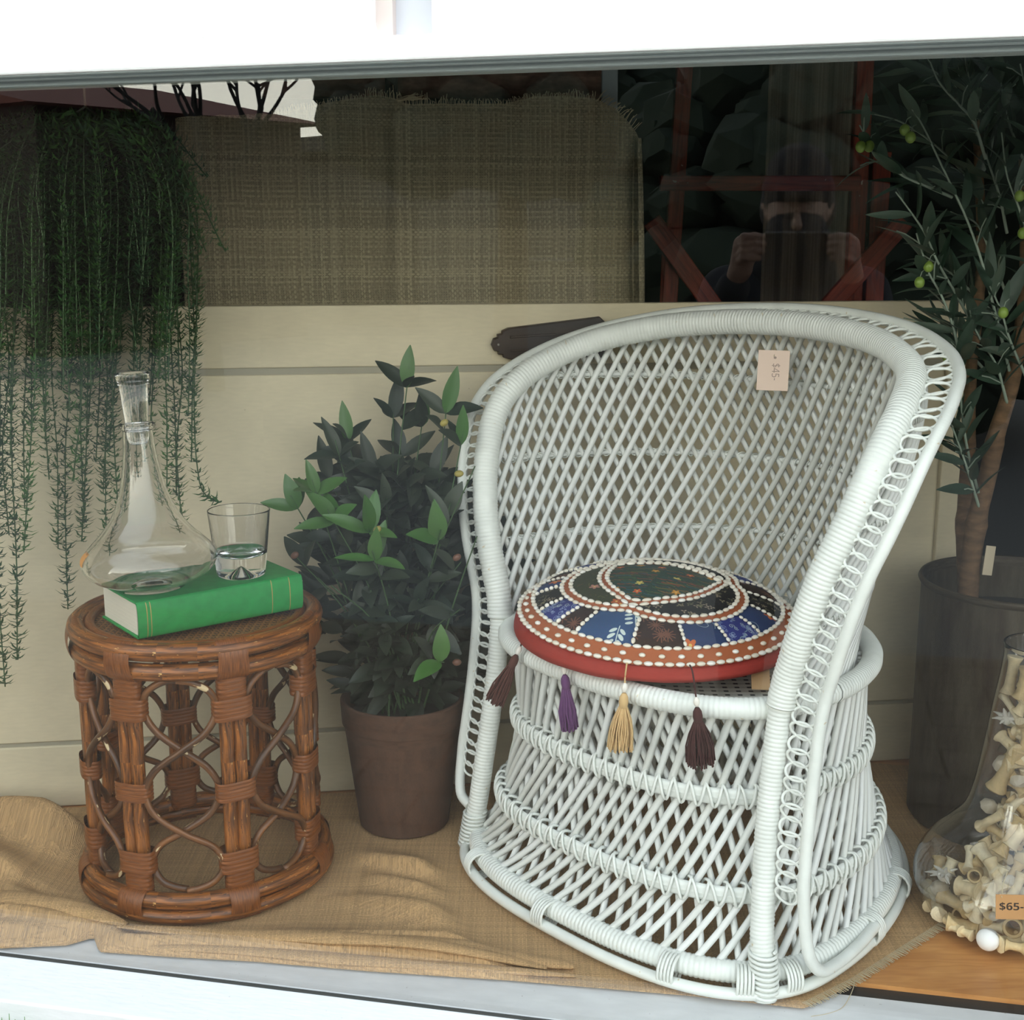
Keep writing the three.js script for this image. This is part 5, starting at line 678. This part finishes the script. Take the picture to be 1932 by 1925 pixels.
    const tg = group('flask_price_tag'); tag(tg, 'small kraft price tag reading $65- on the glass flask', 'tag'); mesh('card', g, std({ map: t, roughness: 0.85 }), tg); mesh('string', sweep([V3(-0.02, 0.014, 0.001), V3(-0.016, 0.03, -0.008), V3(-0.006, 0.045, -0.022)], { r: 0.0007, seg: 5 }), M.thread, tg);
    const q = at(1917, 1712, -0.016).add(base); tg.position.copy(q); tg.rotation.set(-0.15, -0.12, 0.02); }
}

// ---------------------------------------------------------------- across the street: what the pane mirrors
function house(x, z, w, d, h, rise, turn, wallC, roofC, label) {
  const o = group('house'); tag(o, label, 'house'); o.position.set(x, -0.52, z); o.rotation.y = turn;
  const wl = bx(w, h, d); wl.translate(0, h / 2, 0); mesh('wall', wl, std({ color: wallC, roughness: 0.9 }), o);
  const sh = new THREE.Shape(); sh.moveTo(-w / 2 - 0.35, 0); sh.lineTo(w / 2 + 0.35, 0); sh.lineTo(0, rise); sh.closePath(); const rf = new THREE.ExtrudeGeometry(sh, { depth: d + 0.6, bevelEnabled: false }); rf.translate(0, h, -d / 2 - 0.3); mesh('roof', rf, std({ color: roofC, roughness: 0.85 }), o);
  for (const k of [-0.28, 0.28]) { const f = rbox(w * 0.17, h * 0.34, 0.08, 0.01); f.translate(k * w, h * 0.56, -d / 2); const wf = mesh('window_frame', f, std({ color: lin(0.5, 0.5, 0.48) }), o); const p = bx(w * 0.15, h * 0.3, 0.02); p.translate(k * w, h * 0.56, -d / 2 - 0.05); mesh('window_pane', p, std({ color: lin(0.08, 0.085, 0.09), roughness: 0.3 }), wf); }
  const dr = rbox(w * 0.11, h * 0.68, 0.08, 0.01); dr.translate(0, h * 0.34, -d / 2); mesh('door', dr, std({ color: lin(0.13, 0.11, 0.09) }), o);
}
house(-13.8, 12.3, 7.0, 4.2, 2.95, 0.7, 0.25, lin(0.075, 0.05, 0.042), lin(0.2, 0.065, 0.045), 'low red roofed house across the street mirrored in the pane');
house(-9.6, 17.5, 13.2, 4, 2.72, 0.25, 0.1, lin(0.24, 0.225, 0.195), lin(0.12, 0.12, 0.12), 'pale low house across the street mirrored in the pane');
house(4.6, 20.5, 8, 5, 2.7, 0.9, -0.05, lin(0.2, 0.19, 0.17), lin(0.1, 0.1, 0.1), 'grey house opposite the shop behind the hedge tree');
// bare tree whose twigs show against the sky
{ const o = group('bare_tree'); tag(o, 'bare dark branched tree mirrored in the upper glass', 'tree'); o.position.set(-7.15, -0.52, 7.5); const R = rng(401), mat = std({ color: lin(0.02, 0.018, 0.016), roughness: 0.9 });
  const grow = (p, d, L, r, n, name) => { const m = p.clone().addScaledVector(d, L * 0.5).add(V3((R() - 0.5) * L * 0.16, (R() - 0.5) * L * 0.1, (R() - 0.5) * L * 0.16)), e = p.clone().addScaledVector(d, L); mesh(name, sweep(spline([p, m, e], 10), { r: (s, f) => lerp(r, r * 0.6, f), seg: 6 }), mat, o); if (n > 0) for (let k = 0; k < 3; k++) { const nd = d.clone().add(V3((R() - 0.5) * 1.7, (R() - 0.25) * 0.8, (R() - 0.5) * 1.7)).normalize(); grow(m.clone().lerp(e, 0.3 + R() * 0.7), nd, L * (0.55 + R() * 0.25), r * 0.62, n - 1, 'branch'); } };
  grow(V3(0, 0, 0), V3(0.05, 1, 0.02).normalize(), 1.9, 0.1, 0, 'trunk'); for (let k = 0; k < 5; k++) { const a = k * 1.257; grow(V3(0.09, 1.85, 0.03), V3(Math.cos(a) * 0.6, 0.85, Math.sin(a) * 0.6).normalize(), 0.95, 0.036, 4, 'branch'); } }
// broad dark evergreens opposite
function evergreen(x, z, r, h0, h1, seed, label) {
  const o = group('evergreen_tree'); tag(o, label, 'tree'); o.position.set(x, -0.52, z); const R = rng(seed);
  mesh('trunk', sweep([V3(0, 0, 0), V3(0.05, h0 * 0.6, 0), V3(0, h0 + 0.6, 0.04)], { r: (s, f) => lerp(0.22, 0.15, f), seg: 10 }), M.bark, o);
  const gs = [], leaf = new THREE.IcosahedronGeometry(1, 1); leaf.deleteAttribute('uv'); for (let i = 0; i < 420; i++) { const a = R() * 6.283, y = R(), q = Math.sqrt(Math.sin(Math.PI * clamp(y * 0.86 + 0.1))) * r * (0.72 + R() * 0.3), s = r * (0.1 + R() * 0.1); const g = leaf.clone(); const p = g.attributes.position; for (let k = 0; k < p.count; k++) { const n = 1 + 0.5 * noise.noise(p.getX(k) * 3 + i, p.getY(k) * 3, p.getZ(k) * 3); p.setXYZ(k, p.getX(k) * s * n, p.getY(k) * s * 0.75 * n, p.getZ(k) * s * n); } g.translate(Math.cos(a) * q, lerp(h0, h1, y), Math.sin(a) * q); gs.push(g); }
  const g = mergeGeometries(gs); g.computeVertexNormals(); stuff(mesh('foliage', g, std({ color: lin(0.022, 0.034, 0.018), roughness: 0.9 }), o));
}
evergreen(-5.75, 11.4, 2.05, 2.1, 3.75, 501, 'dark evergreen tree with raised crown opposite the shop window');
evergreen(-1.15, 7.4, 1.8, 0.25, 2.95, 502, 'tall dark hedge tree straight across from the shop window');
evergreen(3.7, 8.2, 1.8, 0.25, 2.9, 503, 'dark bushy evergreen at the far end of the hedge line');

// the photographer outside, mirrored faintly in the dark glass
{
  const o = group('person'); tag(o, 'person in dark clothes holding a phone up with both hands outside the window', 'person'); o.position.set(-0.094, -0.52, 0.45); o.rotation.y = GY;
  const smin = (a, b, k) => { const h = clamp(0.5 + 0.5 * (b - a) / k); return lerp(b, a, h) - k * h * (1 - h); };
  const cap = (p, a, b, ra, rb) => { const abx = b[0] - a[0], aby = b[1] - a[1], abz = b[2] - a[2], t = clamp(((p[0] - a[0]) * abx + (p[1] - a[1]) * aby + (p[2] - a[2]) * abz) / (abx * abx + aby * aby + abz * abz || 1)); return Math.hypot(p[0] - a[0] - abx * t, p[1] - a[1] - aby * t, p[2] - a[2] - abz * t) - lerp(ra, rb, t); };
  function blob(bones, k, ctr, half, res) { const mc = new MarchingCubes(res, M.white, false, false, 200000); mc.isolation = 0; const n = mc.size, p = [0, 0, 0]; for (let z = 0; z < n; z++) for (let y = 0; y < n; y++) for (let x = 0; x < n; x++) { p[0] = ctr[0] + (x - n / 2) / (n / 2) * half; p[1] = ctr[1] + (y - n / 2) / (n / 2) * half; p[2] = ctr[2] + (z - n / 2) / (n / 2) * half; let d = 1e3; for (const b of bones) { const q = cap(p, b[0], b[1], b[2], b[3]); d = d > 100 ? q : smin(d, q, b[4] || k); } mc.field[x + y * n + z * n * n] = -d; } mc.update(); const c = mc.count, g = new THREE.BufferGeometry(); const ps = new Float32Array(mc.positionArray.slice(0, c * 3)), ns = new Float32Array(mc.normalArray.slice(0, c * 3)); for (let i = 0; i < c; i++) for (let j = 0; j < 3; j++) ps[i * 3 + j] = ctr[j] + ps[i * 3 + j] * half; g.setAttribute('position', new THREE.BufferAttribute(ps, 3)); g.setAttribute('normal', new THREE.BufferAttribute(ns, 3)); return g; }
  const skin = std({ color: lin(0.3, 0.18, 0.13), roughness: 0.6 }), dark = std({ color: lin(0.018, 0.019, 0.024), roughness: 0.9 }), jean = std({ color: lin(0.02, 0.025, 0.04), roughness: 0.9 });
  const arm = (s, g = 0) => [[[s * 0.185, 1.39, 0.02], [s * 0.25, 1.16, -0.13], 0.05 + g, 0.042 + g], [[s * 0.25, 1.16, -0.13], [s * 0.142, 1.42, -0.36], 0.041 + g, 0.027 + g]];
  const leg = (s, g = 0) => [[[s * 0.09, 0.9, 0.02], [s * 0.1, 0.48, 0.0], 0.083 + g, 0.056 + g], [[s * 0.1, 0.48, 0.0], [s * 0.105, 0.09, 0.03], 0.054 + g, 0.036 + g]];
  const torso = (g = 0) => [[[-0.13, 1.37, 0.02], [0.13, 1.37, 0.02], 0.07 + g, 0.07 + g], [[-0.075, 1.22, 0.02], [0.075, 1.22, 0.02], 0.105 + g, 0.105 + g], [[-0.06, 1.05, 0.01], [0.06, 1.05, 0.01], 0.1 + g, 0.1 + g], [[-0.08, 0.93, 0.01], [0.08, 0.93, 0.01], 0.1 + g, 0.1 + g]];
  const head = [[[0, 1.44, 0.01], [0, 1.5, -0.02], 0.052, 0.05], [[0, 1.6, 0.0], [0, 1.66, 0.015], 0.078, 0.083], [[0, 1.545, -0.035], [0, 1.57, -0.03], 0.042, 0.058], [[0, 1.59, -0.1], [0, 1.565, -0.112], 0.008, 0.014, 0.012], [[0.074, 1.59, 0.0], [0.08, 1.615, 0.01], 0.011, 0.014, 0.01], [[-0.074, 1.59, 0.0], [-0.08, 1.615, 0.01], 0.011, 0.014, 0.01], [[-0.02, 1.53, -0.078], [0.02, 1.53, -0.078], 0.007, 0.007, 0.012]];
  // hands: palm, four fingers wrapped round the ends of the phone, thumb towards the wearer
  const hand = (s) => { const w = [s * 0.142, 1.42, -0.36], k = [s * 0.122, 1.505, -0.408]; const b = [[w, [s * 0.13, 1.455, -0.385], 0.024, 0.022], [[s * 0.135, 1.45, -0.38], [s * 0.128, 1.52, -0.40], 0.02, 0.017], [[s * 0.118, 1.46, -0.385], [s * 0.112, 1.515, -0.398], 0.019, 0.016]]; [0.538, 0.522, 0.506, 0.49].forEach((y, i) => { const L = [0.9, 1, 0.94, 0.76][i], yy = y + 1.0; b.push([[s * 0.13, yy - 0.008, -0.402], [s * 0.118, yy, -0.436], 0.0098, 0.0092, 0.006], [[s * 0.118, yy, -0.436], [s * (0.118 - 0.026 * L), yy + 0.002, -0.4475], 0.0092, 0.0085, 0.006], [[s * (0.118 - 0.026 * L), yy + 0.002, -0.4475], [s * (0.118 - 0.045 * L), yy, -0.442], 0.0085, 0.0075, 0.006]); }); b.push([[s * 0.118, 1.462, -0.38], [s * 0.102, 1.49, -0.384], 0.0125, 0.011, 0.01], [[s * 0.102, 1.49, -0.384], [s * 0.08, 1.51, -0.388], 0.011, 0.009, 0.008]); return b; };
  const gb = blob([...torso(), ...leg(1), ...leg(-1), ...arm(1), ...arm(-1), ...head.slice(0, 1)], 0.05, [0, 0.85, -0.1], 0.92, 120), gh = blob(head, 0.03, [0, 1.58, -0.01], 0.17, 70), h1 = blob(hand(1), 0.012, [0.118, 1.5, -0.41], 0.11, 72), h2 = blob(hand(-1), 0.012, [-0.118, 1.5, -0.41], 0.11, 72);
  mesh('body', mergeGeometries([gb, gh, h1, h2]), skin, o);
  mesh('jumper', blob([...torso(0.016), ...arm(1, 0.013), ...arm(-1, 0.013)], 0.05, [0, 1.2, -0.1], 0.46, 84), dark, o);
  mesh('trousers', blob([...leg(1, 0.016), ...leg(-1, 0.016), [[-0.08, 0.93, 0.01], [0.08, 0.93, 0.01], 0.112, 0.112]], 0.05, [0, 0.56, 0], 0.56, 84), jean, o);
  mesh('hair', blob([[[0, 1.655, 0.022], [0, 1.69, 0.02], 0.09, 0.078], [[-0.03, 1.6, 0.045], [0.03, 1.6, 0.045], 0.068, 0.068]], 0.03, [0, 1.65, 0.02], 0.15, 56), std({ color: lin(0.02, 0.014, 0.01), roughness: 0.7 }), o);
  mesh('cap', blob([[[0, 1.665, 0.012], [0, 1.69, 0.012], 0.094, 0.084], [[-0.035, 1.652, -0.085], [0.035, 1.652, -0.085], 0.02, 0.02], [[-0.03, 1.642, -0.13], [0.03, 1.642, -0.13], 0.011, 0.011]], 0.03, [0, 1.66, -0.02], 0.16, 56), dark, o);
  mesh('scarf', blob([[[-0.04, 1.47, -0.01], [0.04, 1.47, -0.01], 0.075, 0.075], [[0, 1.51, -0.02], [0, 1.545, -0.03], 0.085, 0.078]], 0.03, [0, 1.5, -0.02], 0.17, 56), dark, o);
  for (const s of [-1, 1]) mesh('shoe', blob([[[s * 0.107, 0.045, 0.05], [s * 0.118, 0.04, -0.14], 0.042, 0.036], [[s * 0.107, 0.08, 0.04], [s * 0.107, 0.1, 0.03], 0.044, 0.044]], 0.03, [s * 0.11, 0.06, -0.04], 0.17, 48), dark, o);
  // thumbs-up grip on the phone; it faces the window just behind the lens
  const ph = group('phone'); tag(ph, 'black phone held sideways by the person outside the window', 'phone'); const g = rbox(0.15, 0.072, 0.008, 0.0038, 4); mesh('case', g, std({ color: lin(0.015, 0.015, 0.017), roughness: 0.3 }), ph); const sc = rbox(0.14, 0.064, 0.001, 0.0004); sc.translate(0, 0, 0.0043); mesh('screen', sc, std({ color: lin(0.02, 0.02, 0.02), roughness: 0.1 }), ph); ph.position.set(0, 0.995, 0.038); ph.rotation.x = -0.2112; ph.position.x = -0.004; ph.rotation.y = GY; ph.rotation.order = 'YXZ';
}
// grass at the foot of the sill
{ const o = group('grass_clump'); tag(o, 'clump of long green grass outside against the white sill', 'grass'); const R = rng(601), gs = []; o.position.copy(V(-0.70, -0.52, 1.595)); for (let i = 0; i < 150; i++) { const a = R() * 6.283, q = R() * 0.035, h = 0.415 + R() * 0.095, l = R() * 0.05; const b = V3(Math.cos(a) * q, 0, Math.sin(a) * q * 0.4), e = V3(Math.cos(a) * (q + l), h, Math.sin(a) * (q + l) * 0.25 - 0.018); gs.push(grid(2, 5, (u, v) => b.clone().lerp(e, v).add(V3((u - 0.5) * 0.008 * (1 - v * 0.9), 0.02 * Math.sin(v * 3), 0)))); } stuff(mesh('blade', mergeGeometries(gs), std({ color: lin(0.08, 0.26, 0.03), roughness: 0.6, side: THREE.DoubleSide }), o)); }

scene.traverse((o) => { delete o.userData.__n; });
renderer.render(scene, camera);
